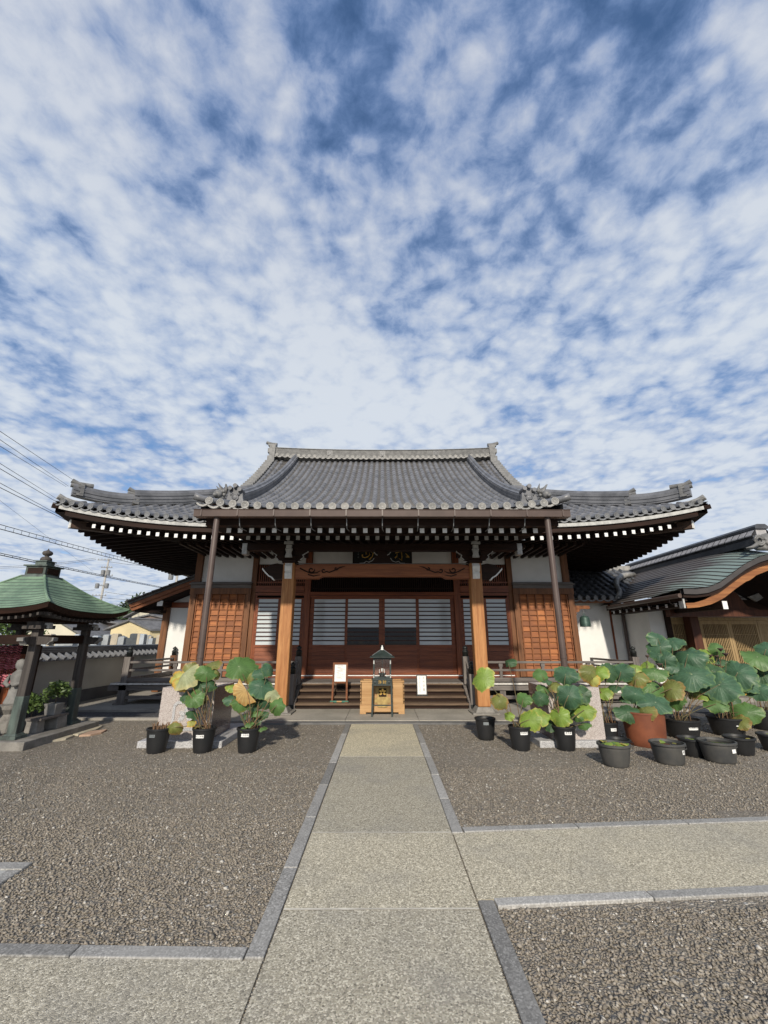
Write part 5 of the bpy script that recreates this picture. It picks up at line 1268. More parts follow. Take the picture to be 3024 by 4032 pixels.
# ------------------------------------------------------------------ left wing of the hall
wg = thing('side_wing', 'low side wing left of the hall with lean-to tiled roof and white plaster panel', 'building', (-6.6, 14, .04))
MB().prism([(-8.02, 2.74), (-5.72, 3.66), (-5.72, 3.58), (-7.98, 2.67)], 13.38, 22).build('roof', tile_flat, wg)
m = MB()
for k in range(9):
    t = k / 9; x = -8.0 + 2.28 * t; z = 2.75 + .92 * t; m.bar((x - .02, 13.36, z + .012), (x + .27, 13.36, z + .105), .16, .035, up=(0, 0, 1))
m.build('verge_tile', tile_flat, wg)
for (a, b, y, o_) in ((.0, .11, 13.40, 0), (.11, .20, 13.44, 1)):
    MB().prism([(-7.96 + .02 * o_, 2.665 - a), (-5.72, 3.575 - a), (-5.72, 3.575 - b - .02), (-7.90 + .05 * o_, 2.68 - b)], y, y + .06).build('barge_board', wood_barge, wg)
MB().prism([(-7.88, 2.50), (-5.72, 3.37), (-5.72, 3.33), (-7.86, 2.46)], 13.5, 22).build('soffit', wood_soffit, wg)
MB().box(-7.22, -7.02, 14.12, 14.32, .05, 2.62).build('post', wood_frame, wg, bevel=.008)
MB().box(-7.24, -5.78, 14.14, 14.30, 2.63, 2.80).build('beam', wood_red_x, wg)
MB().box(-7.15, -6.98, 13.55, 14.15, 2.64, 2.80).build('purlin', wood_dark, wg); MB().box(-7.15, -6.98, 13.53, 13.549, 2.64, 2.80).build('purlin_end', paint_white, wg)
MB().box(-7.01, -5.78, 14.2, 14.28, .55, 2.625).build('plaster_panel', plaster, wg)
MB().prism([(-7.0, 2.81), (-5.78, 2.81), (-5.78, 3.31)], 14.2, 14.28).build('plaster_panel', plaster, wg)
MB().box(-7.12, -7.04, 14.33, 22, .05, 2.7).build('side_wall', plaster, wg)
m = MB()
for i in range(8): m.box(-7.75 + .0, -7.1, 13.7 + .3 * i, 13.78 + .3 * i, 2.45, 2.53)
m.build('rafter_row', wood_dark, wg)['kind'] = 'stuff'

# ------------------------------------------------------------------ corridor and entrance hall on the right
cr = thing('corridor', 'low white-walled corridor with dark tiled roof between the hall and the entrance porch', 'building', (6.9, 14.2, .04))
m = MB(); zc = lambda x, y: 2.86 + (y - 13.4) * .50 + .02 * (y - 13.4) ** 2
flat_tiles(m, lambda y: 5.3, lambda y: 9.6, 13.4, 15.8, zc, 6); rf = m.build('roof', tile_dark, cr)
m = MB(); tile_rows(m, [5.5 + .25 * i for i in range(15)], lambda x: 13.38, lambda x: 15.8, zc, .065); m.build('tile_row', tile_dark, parent=rf, smooth=True)['kind'] = 'stuff'
for i in range(10): link('eave_tile', et_dark, rf, (5.5 + .25 * i, 13.36, 2.885))
MB().box(5.3, 9.4, 15.7, 15.95, 4.08, 4.30).build('ridge', tile_light, parent=rf)
MB().box(5.4, 8.0, 13.42, 13.52, 2.73, 2.83).build('eave_board', wood_barge, cr)
MB().box(5.72, 7.9, 14.0, 14.12, .04, 2.95).build('wall', plaster, cr)
MB().grid(2, 2, lambda i, j: (5.4 + 2.6 * i, 13.5 + .5 * j, 2.74 + .1 * j)).build('soffit', wood_soffit, cr)
MB().box(7.44, 7.49, 13.965, 13.999, .04, 2.75).build('wall_post', wood_red_z, cr)
o = MB().tube([(7.80, 13.9, 2.62), (7.84, 13.93, 2.35), (7.84, 13.93, .05)], .045, 10).build('downpipe', gutter_m, cr)

en = thing('entrance_hall', 'entrance hall with undulating copper gable and pale lattice doors at the right edge', 'building', (9.6, 12.0, .04))
FX = [(7.16, 2.775), (7.45, 2.765), (7.75, 2.80), (8.08, 2.92), (8.41, 3.13), (8.80, 3.37), (9.15, 3.53), (9.43, 3.61), (9.6, 3.63)]
def interp(tab, x):
    for (a, b), (c, d_) in zip(tab, tab[1:]):
        if x <= c: return b + (d_ - b) * (x - a) / (c - a)
    return tab[-1][1]
def zent(x, y):
    u = 9.6 - abs(x - 9.6); st = 2.66 + (u - 7.16) / 2.44 * 1.40; A = math.exp(-((y - 10.0) / .85) ** 1.3) if y > 10 else 1
    return st + (interp(FX, u) - st) * A
def lines_x(n):                                           # stepped sheets: rows of copper lapped every 16 cm
    xs = []
    for i in range(n): a, c = 7.16 + 2.44 * i / n, 7.16 + 2.44 * (i + 1) / n; xs += [(a, .018), (c - .011, .0)]
    return xs
ys = [10.0 + .08 * k for k in range(16)] + [11.4 + .4 * k for k in range(13)]
m = MB(); xs = lines_x(17)
for s in (1, -1):
    m.grid2(len(xs), len(ys), lambda i, j: (9.6 + s * (xs[i][0] - 9.6), ys[j], zent(xs[i][0], ys[j]) + xs[i][1]))
rf = m.build('copper_roof', [copper_brown, copper_dark], en)
pts = [7.16 + 2.44 * i / 24 for i in range(25)]; full = [(x, interp(FX, x)) for x in pts] + [(19.2 - x, interp(FX, x)) for x in pts[::-1][1:]]
def band(name, top, bot, y0, y1, mt, par=rf):
    n = len(full); m = MB()
    m.add([(x, y0, z - top) for x, z in full] + [(x, y0, z - bot) for x, z in full] + [(x, y1, z - top) for x, z in full] + [(x, y1, z - bot) for x, z in full],
          [(i, i + 1, n + i + 1, n + i) for i in range(n - 1)] + [(2 * n + i, 3 * n + i, 3 * n + i + 1, 2 * n + i + 1) for i in range(n - 1)] + [(n + i, n + i + 1, 3 * n + i + 1, 3 * n + i) for i in range(n - 1)] + [(i, 2 * n + i, 2 * n + i + 1, i + 1) for i in range(n - 1)])
    return m.build(name, mt, par)
band('roof_rim', .004, .125, 9.985, 10.10, copper_dark); band('roof_rim', .127, .20, 10.03, 10.3, wood_dark)
z4 = zf(2224, 1950, .48222)
up = [(985, 880), (1060, 878), (1150, 850), (1250, 775), (1350, 690), (1450, 600), (1560, 552), (1659, 525)]; lo = [(1000, 922), (1090, 916), (1200, 890), (1300, 840), (1400, 760), (1480, 705), (1520, 690), (1560, 655), (1659, 615)]
U = [at(*z4(*p), 10.12) for p in up]; L_ = [at(*z4(*p), 10.12) for p in lo]
half = [(p.x, p.z) for p in U] + [(9.6, U[-1].z + .04)]; halfl = [(p.x, p.z) for p in L_] + [(9.6, L_[-1].z + .05)]
m = MB()
def strip(top, bot, y0, y1, mir):
    n = 24; X0 = max(top[0][0], bot[0][0]); f = lambda x: 19.2 - x if mir else x
    P_ = [X0 + (9.6 - X0) * i / n for i in range(n + 1)]
    vs = []
    for yy in (y0, y1):
        for x in P_: vs += [(f(x), yy, interp(top, x)), (f(x), yy, interp(bot, x))]
    k = 2 * (n + 1)
    m.add(vs, [(2 * i, 2 * i + 1, 2 * i + 3, 2 * i + 2) for i in range(n)] + [(k + 2 * i, k + 2 * i + 2, k + 2 * i + 3, k + 2 * i + 1) for i in range(n)] + [(2 * i + 1, k + 2 * i + 1, k + 2 * i + 3, 2 * i + 3) for i in range(n)])
strip(half, halfl, 10.12, 10.22, False); strip(half, halfl, 10.12, 10.22, True); m.build('arch_board', wood_gold_arch, en)
MB().box(7.17, 7.21, 10.09, 10.25, 2.33, 2.56).build('arch_board_end', paint_shade, en)
MB().grid(24, 2, lambda i, j: (lambda x: (x, 10.2 + 2.6 * j, interp(half, min(x, 19.2 - x)) - .02))(7.2 + 4.8 * i / 23)).build('soffit', wood_soffit, en)
MB().box(7.9, 11.3, 11.7, 11.9, 2.22, 2.40).build('tie_beam', wood_post_dark, en)
q = MB().box(8.02, 8.13, 10.001, 11.7, 2.30, 2.48).build('nosing', wood_dark, en); MB().box(8.018, 8.132, 9.985, 10.0, 2.298, 2.482).build('nosing_end', paint_white, parent=q)
MB().prism([(8.75, 2.40), (9.1, 2.50), (9.3, 2.85), (9.6, 3.0), (9.9, 2.85), (10.1, 2.50), (10.45, 2.40)], 11.75, 11.85).build('frog_leg_strut', wood_post_dark, en)
for s in (-1, 1): MB().prism([(9.6 + s * .55, 2.75), (9.6 + s * .75, 2.62), (9.6 + s * .95, 2.72), (9.6 + s * .85, 2.85)], 11.68, 11.74).build('painted_cloud', stone_statue, en)
MB().box(8.35, 8.48, 12.6, 12.8, .1, 2.62).build('jamb', wood_dark, en)
po = MB().box(8.80, 9.04, 12.25, 12.55, .1, 2.45).build('post', wood_post_dark, en, bevel=.01)
MB().box(8.48, 11.6, 12.62, 12.78, 2.44, 2.75).build('head_beam', wood_dark, en)
MB().box(8.48, 11.6, 12.66, 12.74, 2.25, 2.435).build('transom_panel', plaster, en)
MB().box(8.48, 11.6, 12.64, 12.78, 2.16, 2.245).build('lintel', wood_lattice, en)
MB().box(7.9, 8.35, 12.7, 12.78, .04, 2.6).box(7.9, 7.98, 12.78, 14.0, .04, 2.6).build('wall', plaster, en)
for (a, b) in ((8.49, 9.34), (9.35, 10.20), (10.21, 11.06), (11.07, 11.6)):
    dd = MB().box(a, a + .06, 12.67, 12.72, .3, 2.155).box(b - .06, b, 12.67, 12.72, .3, 2.155).box(a + .06, b - .06, 12.67, 12.72, 2.05, 2.155).box(a + .06, b - .06, 12.67, 12.72, .3, .40).build('lattice_door', wood_lattice, en)
    m = MB(); n = 15
    for i in range(n): x = a + .06 + (b - a - .12) * (i + .5) / n; m.box(x - .010, x + .010, 12.68, 12.71, .40, 2.05)
    for z in (.9, 1.35, 1.75): m.box(a + .06, b - .06, 12.683, 12.707, z, z + .012)
    m.build('slat', wood_lattice, parent=dd)
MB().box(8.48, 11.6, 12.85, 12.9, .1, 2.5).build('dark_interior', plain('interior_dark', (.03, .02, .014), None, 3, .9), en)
MB().box(7.9, 11.6, 12.3, 14, -.02, .1).build('step', stone_old, en)
gt_ = MB().tube([(7.12, 10.08, 2.62), (7.12, 13.4, 2.58)], .055, 10).build('gutter', gutter_m, en)
MB().box(7.16, 7.3, 10.12, 13.6, 2.50, 2.64).build('eave_board', wood_dark, en)
for i in range(9):
    y = 10.45 + .36 * i; q = MB().bar((7.24, y, 2.43), (7.9, y, 2.50), .07, .08).build('rafter', wood_dark, en); MB().box(7.225, 7.239, y - .036, y + .036, 2.39, 2.47).build('rafter_end', paint_white, parent=q)
for y in (10.5, 11.4, 12.3): MB().tube([(7.12, y, 2.57), (7.13, y, 2.48), (7.2, y, 2.44), (7.24, y, 2.50)], .010, 6).build('gutter_bracket', gutter_m, parent=gt_)
MB().box(7.5, 7.9, 10.4, 14, 2.40, 2.48).build('wall_plate', wood_dark, en)
MB().tube([tuple(at(*z4(560, 650), 15.2)), tuple(at(*z4(480, 655), 14.8)), tuple(at(*z4(425, 690), 14.3)), tuple(at(*z4(420, 735), 14.0)), tuple(at(*z4(450, 790), 13.75)), tuple(at(*z4(428, 850), 13.4))], [.10, .10, .09, .085, .08, .085], 10).build('valley_ridge', tile_light, en, smooth=True)
# tall tiled ridge
m = MB(); m.sweep([(9.6, 10.25, 4.0), (9.6, 16.0, 4.0)], [(-.22, -.1), (-.22, .06), (-.19, .065), (-.19, .10), (-.20, .105), (-.20, .14), (.20, .14), (.20, .105), (.19, .10), (.19, .065), (.22, .06), (.22, -.1)])
m.sweep([(9.6, 10.15, 4.0), (9.6, 16.1, 4.0)], [(-.17, .30), (-.17, .36), (-.10, .42), (.10, .42), (.17, .36), (.17, .30)]); rg_ = m.build('ridge', tile_dark, en)
m = MB()
for i in range(26):
    y = 10.2 + .22 * i
    for s in (-1, 1): m.add([(9.6 + s * .27, y, 4.145), (9.6 + s * .27, y + .195, 4.145), (9.6 + s * .14, y + .195, 4.30), (9.6 + s * .14, y, 4.30), (9.6 + s * .27, y, 4.12), (9.6 + s * .27, y + .195, 4.12)], [(0, 1, 2, 3), (0, 4, 5, 1)])
m.sweep([(9.6, 10.2, 4.0), (9.6, 16, 4.0)], [(-.13, .14), (-.13, .30), (.13, .30), (.13, .14)]); m.build('ridge_tile', plain('ridge_band', (.42, .41, .42), (.30, .295, .30), 9, .6), parent=rg_)
m = MB(); ogre_tile(m, (9.6, 10.08, 3.74), .46, .40)
for s in (-1, 1):
    for r_ in (.15, .10): m.tube([(9.6 + s * .24 + r_ * .8 * math.cos(a), 10.05, 3.97 + r_ * .8 * math.sin(a)) for a in [.52 * k for k in range(13)]], .03, 6)
    m.tube([(9.6 + s * .34, 10.05, 3.86), (9.6 + s * .46, 10.06, 3.80), (9.6 + s * .6, 10.08, 3.78)], [.05, .04, .012], 6)
m.build('ridge_end_tile', tile_ridge, en, smooth=True)

# ------------------------------------------------------------------ pavilion on the left
pv = thing('pavilion', 'small open pavilion with verdigris pyramid roof on four leaning posts', 'pavilion', (-6.46, 7.95, 0))
PX, PY = -6.46, 7.95
MB().box(PX - 1.06, PX + 1.04, 7.08, 8.84, -.02, .12).build('plinth', stone_old, pv, bevel=.008)
def zpav(w_, t): return 2.085 + .65 * (.74 * t + .26 * t * t) + .115 * abs(w_) ** 3 * (1 - t) ** 2
m = MB(); nt_ = 11
for k in range(4):
    cs = [(1, 0), (0, 1), (-1, 0), (0, -1)][k]
    def fn(i, j):
        ti = i // 2; t = (ti / nt_) if i % 2 == 0 else ((ti + 1) / nt_ - .007); w_ = -1 + 2 * j / 12; h = 1.1 - .89 * t
        x, y = h, h * w_; lift = .005 if i % 2 == 0 else 0
        return (PX + x * cs[0] - y * cs[1], PY + x * cs[1] + y * cs[0], zpav(w_, t) + lift)
    m.grid2(2 * nt_, 13, fn)
rf = m.build('roof', [copper_green, roof_seam], pv)
for (sx, sy) in ((1, 1), (1, -1), (-1, 1), (-1, -1)):
    MB().tube([(PX + sx * (1.1 - .89 * t), PY + sy * (1.1 - .89 * t), zpav(1, t) + .012) for t in [k / 12 for k in range(13)]], .018, 6).build('hip_rib', copper_green, parent=rf)
m = MB()
for k in range(4):
    cs = [(1, 0), (0, 1), (-1, 0), (0, -1)][k]
    tr_ = lambda x, y, z: (PX + x * cs[0] - y * cs[1], PY + x * cs[1] + y * cs[0], z)
    m.grid(4, 13, lambda i, j: (lambda w_: [tr_(1.1, 1.1 * w_, zpav(w_, 0) - .004), tr_(1.08, 1.08 * w_, zpav(w_, 0) - .085), tr_(1.0, 1.0 * w_, zpav(w_, 0) - .095), tr_(.55, .55 * w_, 1.98)][i])(-1 + 2 * j / 12))
m.build('eave_rim', wood_dark, parent=rf)
m = MB()
for k in range(4):
    cs = [(1, 0), (0, 1), (-1, 0), (0, -1)][k]
    for j in range(17):
        w_ = -.88 + 1.76 * j / 16; z = zpav(w_, 0) - .15
        a = (PX + 1.02 * cs[0] - 1.02 * w_ * cs[1], PY + 1.02 * cs[1] + 1.02 * w_ * cs[0], z); b = (PX + .5 * cs[0] - 1.02 * w_ * cs[1], PY + .5 * cs[1] + 1.02 * w_ * cs[0], z + .06); m.bar(a, b, .035, .045)
m.build('rafter_row', wood_copper_stain, pv)['kind'] = 'stuff'
m = MB()
m.frust(PX - .235, PX + .235, PY - .235, PY + .235, 2.70, PX - .21, PX + .21, PY - .21, PY + .21, 2.76).box(PX - .185, PX + .185, PY - .185, PY + .185, 2.76, 2.92).box(PX - .22, PX + .22, PY - .22, PY + .22, 2.925, 2.95)
m.box(PX - .105, PX + .105, PY - .105, PY + .105, 2.95, 3.025).box(PX - .125, PX + .125, PY - .125, PY + .125, 3.027, 3.045); tp = m.build('roof_crown', copper_shoe, parent=rf)
m = MB()
for k in range(4):
    cs = [(1, 0), (0, 1), (-1, 0), (0, -1)][k]; a = (PX + .188 * cs[0] - .14 * cs[1], PY + .188 * cs[1] + .14 * cs[0]); b = (PX + .188 * cs[0] + .14 * cs[1], PY + .188 * cs[1] - .14 * cs[0]); m.bar((*a, 2.84), (*b, 2.84), .012, .11)
m.build('crown_panel', wood_dark, parent=rf)
MB().lathe([(.085, 3.046), (.095, 3.06), (.09, 3.10), (.068, 3.125), (.035, 3.135), (.035, 3.15), (.068, 3.165), (.088, 3.20), (.072, 3.235), (.03, 3.255), (.012, 3.27), (.008, 3.29), (.002, 3.295)], (PX, PY, 0), 18).build('finial', wood_copper_stain, parent=rf, smooth=True)
for (sx, sy) in ((1, -1), (1, 1), (-1, -1), (-1, 1)):
    bx_, by_ = PX + sx * .66, PY + sy * .62; tx, ty = PX + sx * .635, PY + sy * .595
    def pt(z): f = (z - .12) / 1.6; return bx_ + (tx - bx_) * f, by_ + (ty - by_) * f
    def seg(mb, z0, z1, w0, w1):
        (x0, y0), (x1, y1) = pt(z0), pt(z1); mb.frust(x0 - w0, x0 + w0, y0 - w0, y0 + w0, z0, x1 - w1, x1 + w1, y1 - w1, y1 + w1, z1); return mb
    p = seg(MB(), .20, 1.78, .068, .062).build('post', wood_copper_stain, pv, bevel=.012)
    seg(MB(), .18, .74, .074, .071).build('copper_shoe', copper_shoe, parent=p, bevel=.012)
    seg(seg(MB(), .1205, .17, .125, .12), .17, .20, .105, .08).build('base', copper_shoe, parent=p, bevel=.006)
    x, y = pt(1.6)
    for (dx, dy) in ((sx, 0), (0, sy)):
        q = [(0, 0), (.15, .0), (.21, .05), (.26, .062), (.265, .105), (.17, .125), (0, .13)]
        f_ = (lambda u, v, k: (x + dx * (.06 + u), y + k, 1.53 + v)) if dx else (lambda u, v, k: (x + k, y + dy * (.06 + u), 1.53 + v))
        nb = MB().prism(q, -.05, .05, f_).build('nosing', wood_copper_stain, pv)
        MB().prism([(.215, .042), (.265, .056), (.27, .108), (.24, .112), (.24, .07), (.18, .02), (.165, .0), (.18, -.01)], -.052, .052, f_).build('painted_edge', stone_statue, parent=nb)
    MB().box(x - .16, x + .16, y - .16, y + .16, 1.78, 1.84).box(x - .12, x + .12, y - .12, y + .12, 1.84, 1.90).build('bracket', wood_copper_stain, pv)
    MB().box(x + sx * .16 - .04, x + sx * .16 + .04, y - sy * .0 - .04, y + .04, 1.79, 1.88).build('bracket_end', paint_shade, pv)
for (a, b) in (((-1, -1), (1, -1)), ((1, -1), (1, 1)), ((-1, 1), (1, 1)), ((-1, -1), (-1, 1))):
    for (z, h_, w_) in ((1.61, .15, .10), (1.95, .10, .14)):
        MB().bar((PX + a[0] * .61, PY + a[1] * .57, z), (PX + b[0] * .61, PY + b[1] * .57, z), w_, h_).build('tie_beam', wood_dark, pv)
# things under and beside it
sh = thing('altar_cabinet', 'dark wooden altar cabinet at the back of the pavilion', 'cabinet', (-7.15, 8.45, .12))
MB().box(-7.75, -6.72, 8.38, 8.70, .1205, 1.5).build('carcass', wood_dark, sh, bevel=.01)
for k in range(3): MB().box(-7.70 + .33 * k, -7.42 + .33 * k, 8.355, 8.379, .25, 1.35).build('door', wood_red_z, sh, bevel=.006)
rr = random.Random(12)
proto = None
for i in range(13):
    x = -7.20 + .038 * i; y = 8.16 + .05 * (i % 3)
    if proto is None:
        proto = thing('paper_crane_string', 'string of folded red and pink paper cranes hanging in the pavilion', 'paper cranes', (0, 0, 0), 'strings of paper cranes in the pavilion')
        MB().tube([(0, 0, .0), (0, 0, -.78)], .003, 4).build('thread', ink, proto)
        m = MB()
        for k in range(17):
            z = -.06 - .042 * k; a = rr.uniform(0, 6.28); c, s_ = math.cos(a), math.sin(a); L = rr.uniform(.026, .034)
            m.add([(c * L, s_ * L, z + .012), (-c * L, -s_ * L, z + .014), (-s_ * .01, c * .01, z - .01), (s_ * .01, -c * .01, z - .01), (0, 0, z + .022)], [(0, 2, 4), (0, 4, 3), (1, 4, 2), (1, 3, 4), (0, 3, 2), (1, 2, 3)])
        m.build('crane', crane_red, proto); proto.location = (x, y, 1.56); WL[proto] = Vector((x, y, 1.56))
    else: copy_tree(proto, (x, y, 1.56 - rr.uniform(0, .05)))
stt = thing('stone_statue', 'grey stone statue of a robed standing figure behind the near pavilion post', 'statue', (-6.27, 7.72, .56))
MB().lathe([(.13, .56), (.135, .60), (.10, .70), (.092, .82), (.10, .92), (.115, .99), (.105, 1.05), (.05, 1.10), (.045, 1.12), (.075, 1.15), (.085, 1.20), (.07, 1.26), (.03, 1.285), (.002, 1.29)], (-6.27, 7.72, 0), 18, 1.0, .75).tube([(-6.38, 7.70, 1.03), (-6.42, 7.66, .90), (-6.30, 7.60, .86)], [.035, .04, .03], 8).tube([(-6.16, 7.70, 1.03), (-6.12, 7.66, .90), (-6.24, 7.60, .87)], [.035, .04, .03], 8).build('figure', stone_statue, stt, smooth=True)
MB().lathe([(.17, .0), (.20, .03), (.20, .20), (.15, .23), (.12, .30), (.18, .38), (.19, .44), (.002, .44)], (-6.27, 7.72, .1205), 14).build('pedestal', stone_old, stt)
bw = thing('stone_bowl', 'fluted stone flower bowl on a round foot in the pavilion', 'bowl', (-6.42, 7.42, .4))
MB().lathe([(.10, .30), (.12, .32), (.06, .34), (.12, .40), (.145, .47), (.15, .50), (.13, .50), (.11, .46), (.002, .45)], (-6.42, 7.42, .075), 20).build('basin', stone_old, bw)
MB().lathe([(.24, 0), (.23, .10), (.19, .19), (.16, .255), (.002, .255)], (-6.42, 7.42, .1205), 9).build('rock', stone_statue, bw)
bn = thing('stone_bench', 'low bench made of a plank on two rough stone blocks between the pavilion posts', 'bench', (-5.86, 7.95, .12))
MB().box(-5.97, -5.68, 7.68, 8.32, .315, .345).build('plank', wood_grey, bn)
MB().frust(-5.95, -5.74, 7.70, 7.88, .1205, -5.94, -5.76, 7.71, 7.87, .315).build('block', stone_old, bn, bevel=.01); MB().frust(-5.94, -5.66, 8.05, 8.3, .1205, -5.92, -5.68, 8.06, 8.29, .315).build('block', stone_old, bn, bevel=.01)
def shrub(x, y, z, rad, label, seed, pot=True):
    o = thing('potted_shrub', label, 'potted plant', (x, y, z), 'shrubs in grey pots by the pavilion')
    if pot: MB().frust(x - .085, x + .085, y - .085, y + .085, z, x - .11, x + .11, y - .11, y + .11, z + .19).build('pot', stone_statue, o, bevel=.008)
    MB().tube([(x, y, z + .15), (x + .01, y, z + .24), (x, y + .01, z + .34)], [.014, .011, .006], 6).build('stem', bark, o)
    rr = random.Random(seed); m = MB()
    for k in range(420):
        a, b = rr.uniform(0, 6.28), rr.uniform(-.7, 1); q = rad * rr.random() ** .4; cz = z + .20 + rad * .95
        c = Vector((x + q * math.cos(a) * math.sqrt(max(0, 1 - b * b)), y + q * math.sin(a) * math.sqrt(max(0, 1 - b * b)), cz + q * b * .85))
        u = Vector((rr.gauss(0, 1), rr.gauss(0, 1), rr.gauss(.2, .6))).normalized(); v = u.cross(Vector((rr.gauss(0, 1), rr.gauss(0, 1), rr.gauss(0, 1)))).normalized(); L = rr.uniform(.03, .055)
        m.add([c - u * L, c + v * L * .35, c + u * L, c - v * L * .35], [(0, 1, 2, 3)])
    m.build('foliage', shrub_leaf, o); return o
shrub(-5.80, 8.08, .3455, .20, 'bushy glossy shrub in a square grey pot on the end of the stone bench', 3)
shrub(-6.10, 7.98, .1205, .22, 'glossy shrub in a grey pot half hidden behind the near pavilion post', 4)
def ground(x, y, z=.0):
    r = ray(x, y); t = (z - EYE) / r[2]; return (r[0] * t, r[1] * t)
z5_ = zf(0, 2250, .48222)
for (poly, mt, lb) in (([(325, 1392), (350, 1366), (480, 1332), (612, 1333), (540, 1362)], flag_stone, 'cream flagstone nearest the camera beside the pavilion plinth'), ([(482, 1327), (690, 1262), (838, 1258), (790, 1285), (640, 1328)], flag_stone, 'long cream flagstone in the middle of the pavilion edge'), ([(645, 1336), (735, 1302), (878, 1287), (830, 1312), (740, 1330)], flag_pink, 'pinkish flagstone at the end of the row by the pavilion')):
    P_ = [ground(*z5_(*q), .03) for q in poly]; n = len(P_); m = MB()
    m.add([(x, y, -.01) for x, y in P_] + [(x, y, .03) for x, y in P_], [tuple(range(n - 1, -1, -1)), tuple(range(n, 2 * n))] + [(i, (i + 1) % n, (i + 1) % n + n, i + n) for i in range(n)])
    tag(m.build('flagstone', mt, bevel=.006), lb, 'flagstone', 'flagstones by the pavilion')

# ------------------------------------------------------------------ boundary wall, graveyard, town
bwall = thing('boundary_wall', 'long rendered boundary wall with dark base and tiled coping', 'wall', (-8.1, 12, 0))
XW = -8.02
MB().box(XW - .16, XW, 3, 26, .34, 1.12).build('rendered_face', plaster_cream, bwall); MB().box(XW - .18, XW + .02, 3, 26, -.05, .338).build('base_course', plaster_base, bwall)
MB().box(XW, XW + .012, 3, 26, .70, .712).box(XW, XW + .03, 3, 26, 1.05, 1.12).box(XW, XW + .015, 3, 26, .98, 1.045).build('moulding', plaster_cream, bwall)
m = MB(); m.add([(XW + .22, 3, 1.15), (XW + .22, 26, 1.15), (XW - .08, 26, 1.30), (XW - .08, 3, 1.30), (XW - .38, 3, 1.15), (XW - .38, 26, 1.15), (XW + .22, 3, 1.125), (XW + .22, 26, 1.125), (XW - .38, 3, 1.125), (XW - .38, 26, 1.125)], [(0, 1, 2, 3), (3, 2, 5, 4), (0, 6, 7, 1), (6, 8, 9, 7)])
for i in range(92): y = 3.1 + .25 * i; m.tube([(XW + .25, y, 1.165), (XW - .06, y, 1.325)], .05, 7)
cpg = m.build('coping_tile', plain('coping_tile', (.20, .205, .22), (.13, .135, .145), 5, .45), bwall)
MB().sweep([(XW - .08, 3, 1.29), (XW - .08, 26, 1.29)], [(-.14, 0), (-.14, .05), (-.11, .055), (-.11, .09), (-.07, .095), (-.06, .15), (0, .175), (.06, .15), (.07, .095), (.11, .09), (.11, .055), (.14, .05), (.14, 0)]).build('coping_ridge', tile_dark, parent=cpg)
rr = random.Random(21); gm_ = [plain('grave_grey', (.36, .38, .39), (.28, .30, .31), 4, .35), plain('grave_dark', (.085, .095, .10), (.06, .065, .07), 4, .25), plain('grave_beige', (.48, .42, .32), (.40, .35, .27), 4, .6), plain('grave_blue', (.42, .46, .50), (.33, .37, .41), 4, .35)]
nm_ = ['mid grey', 'dark polished', 'weathered beige', 'pale blue-grey']
for i in range(34):
    k = rr.choice((0, 0, 1, 2, 3, 3)); px_ = 150 + 15.2 * i + rr.uniform(-3, 3); Y = rr.choice((18.5, 19.5, 20.5)); c = at(px_, 2520, Y)
    hh = 1.72 + rr.uniform(-.10, .12); wd = rr.uniform(.10, .17)
    o = thing('gravestone', nm_[k] + ' gravestone rising behind the tiled boundary wall', 'gravestone', (c.x, Y, 0), nm_[k] + ' gravestones behind the boundary wall')
    MB().box(c.x - wd, c.x + wd, Y - wd, Y + wd, .62, hh).frust(c.x - wd, c.x + wd, Y - wd, Y + wd, hh, c.x - wd * .7, c.x + wd * .7, Y - wd * .7, Y + wd * .7, hh + .035).build('shaft', gm_[k], o, bevel=.008)
    MB().box(c.x - wd - .1, c.x + wd + .1, Y - wd - .1, Y + wd + .1, .35, .62).box(c.x - wd - .2, c.x + wd + .2, Y - wd - .2, Y + wd + .2, -.02, .35).build('plinth', gm_[0], o)
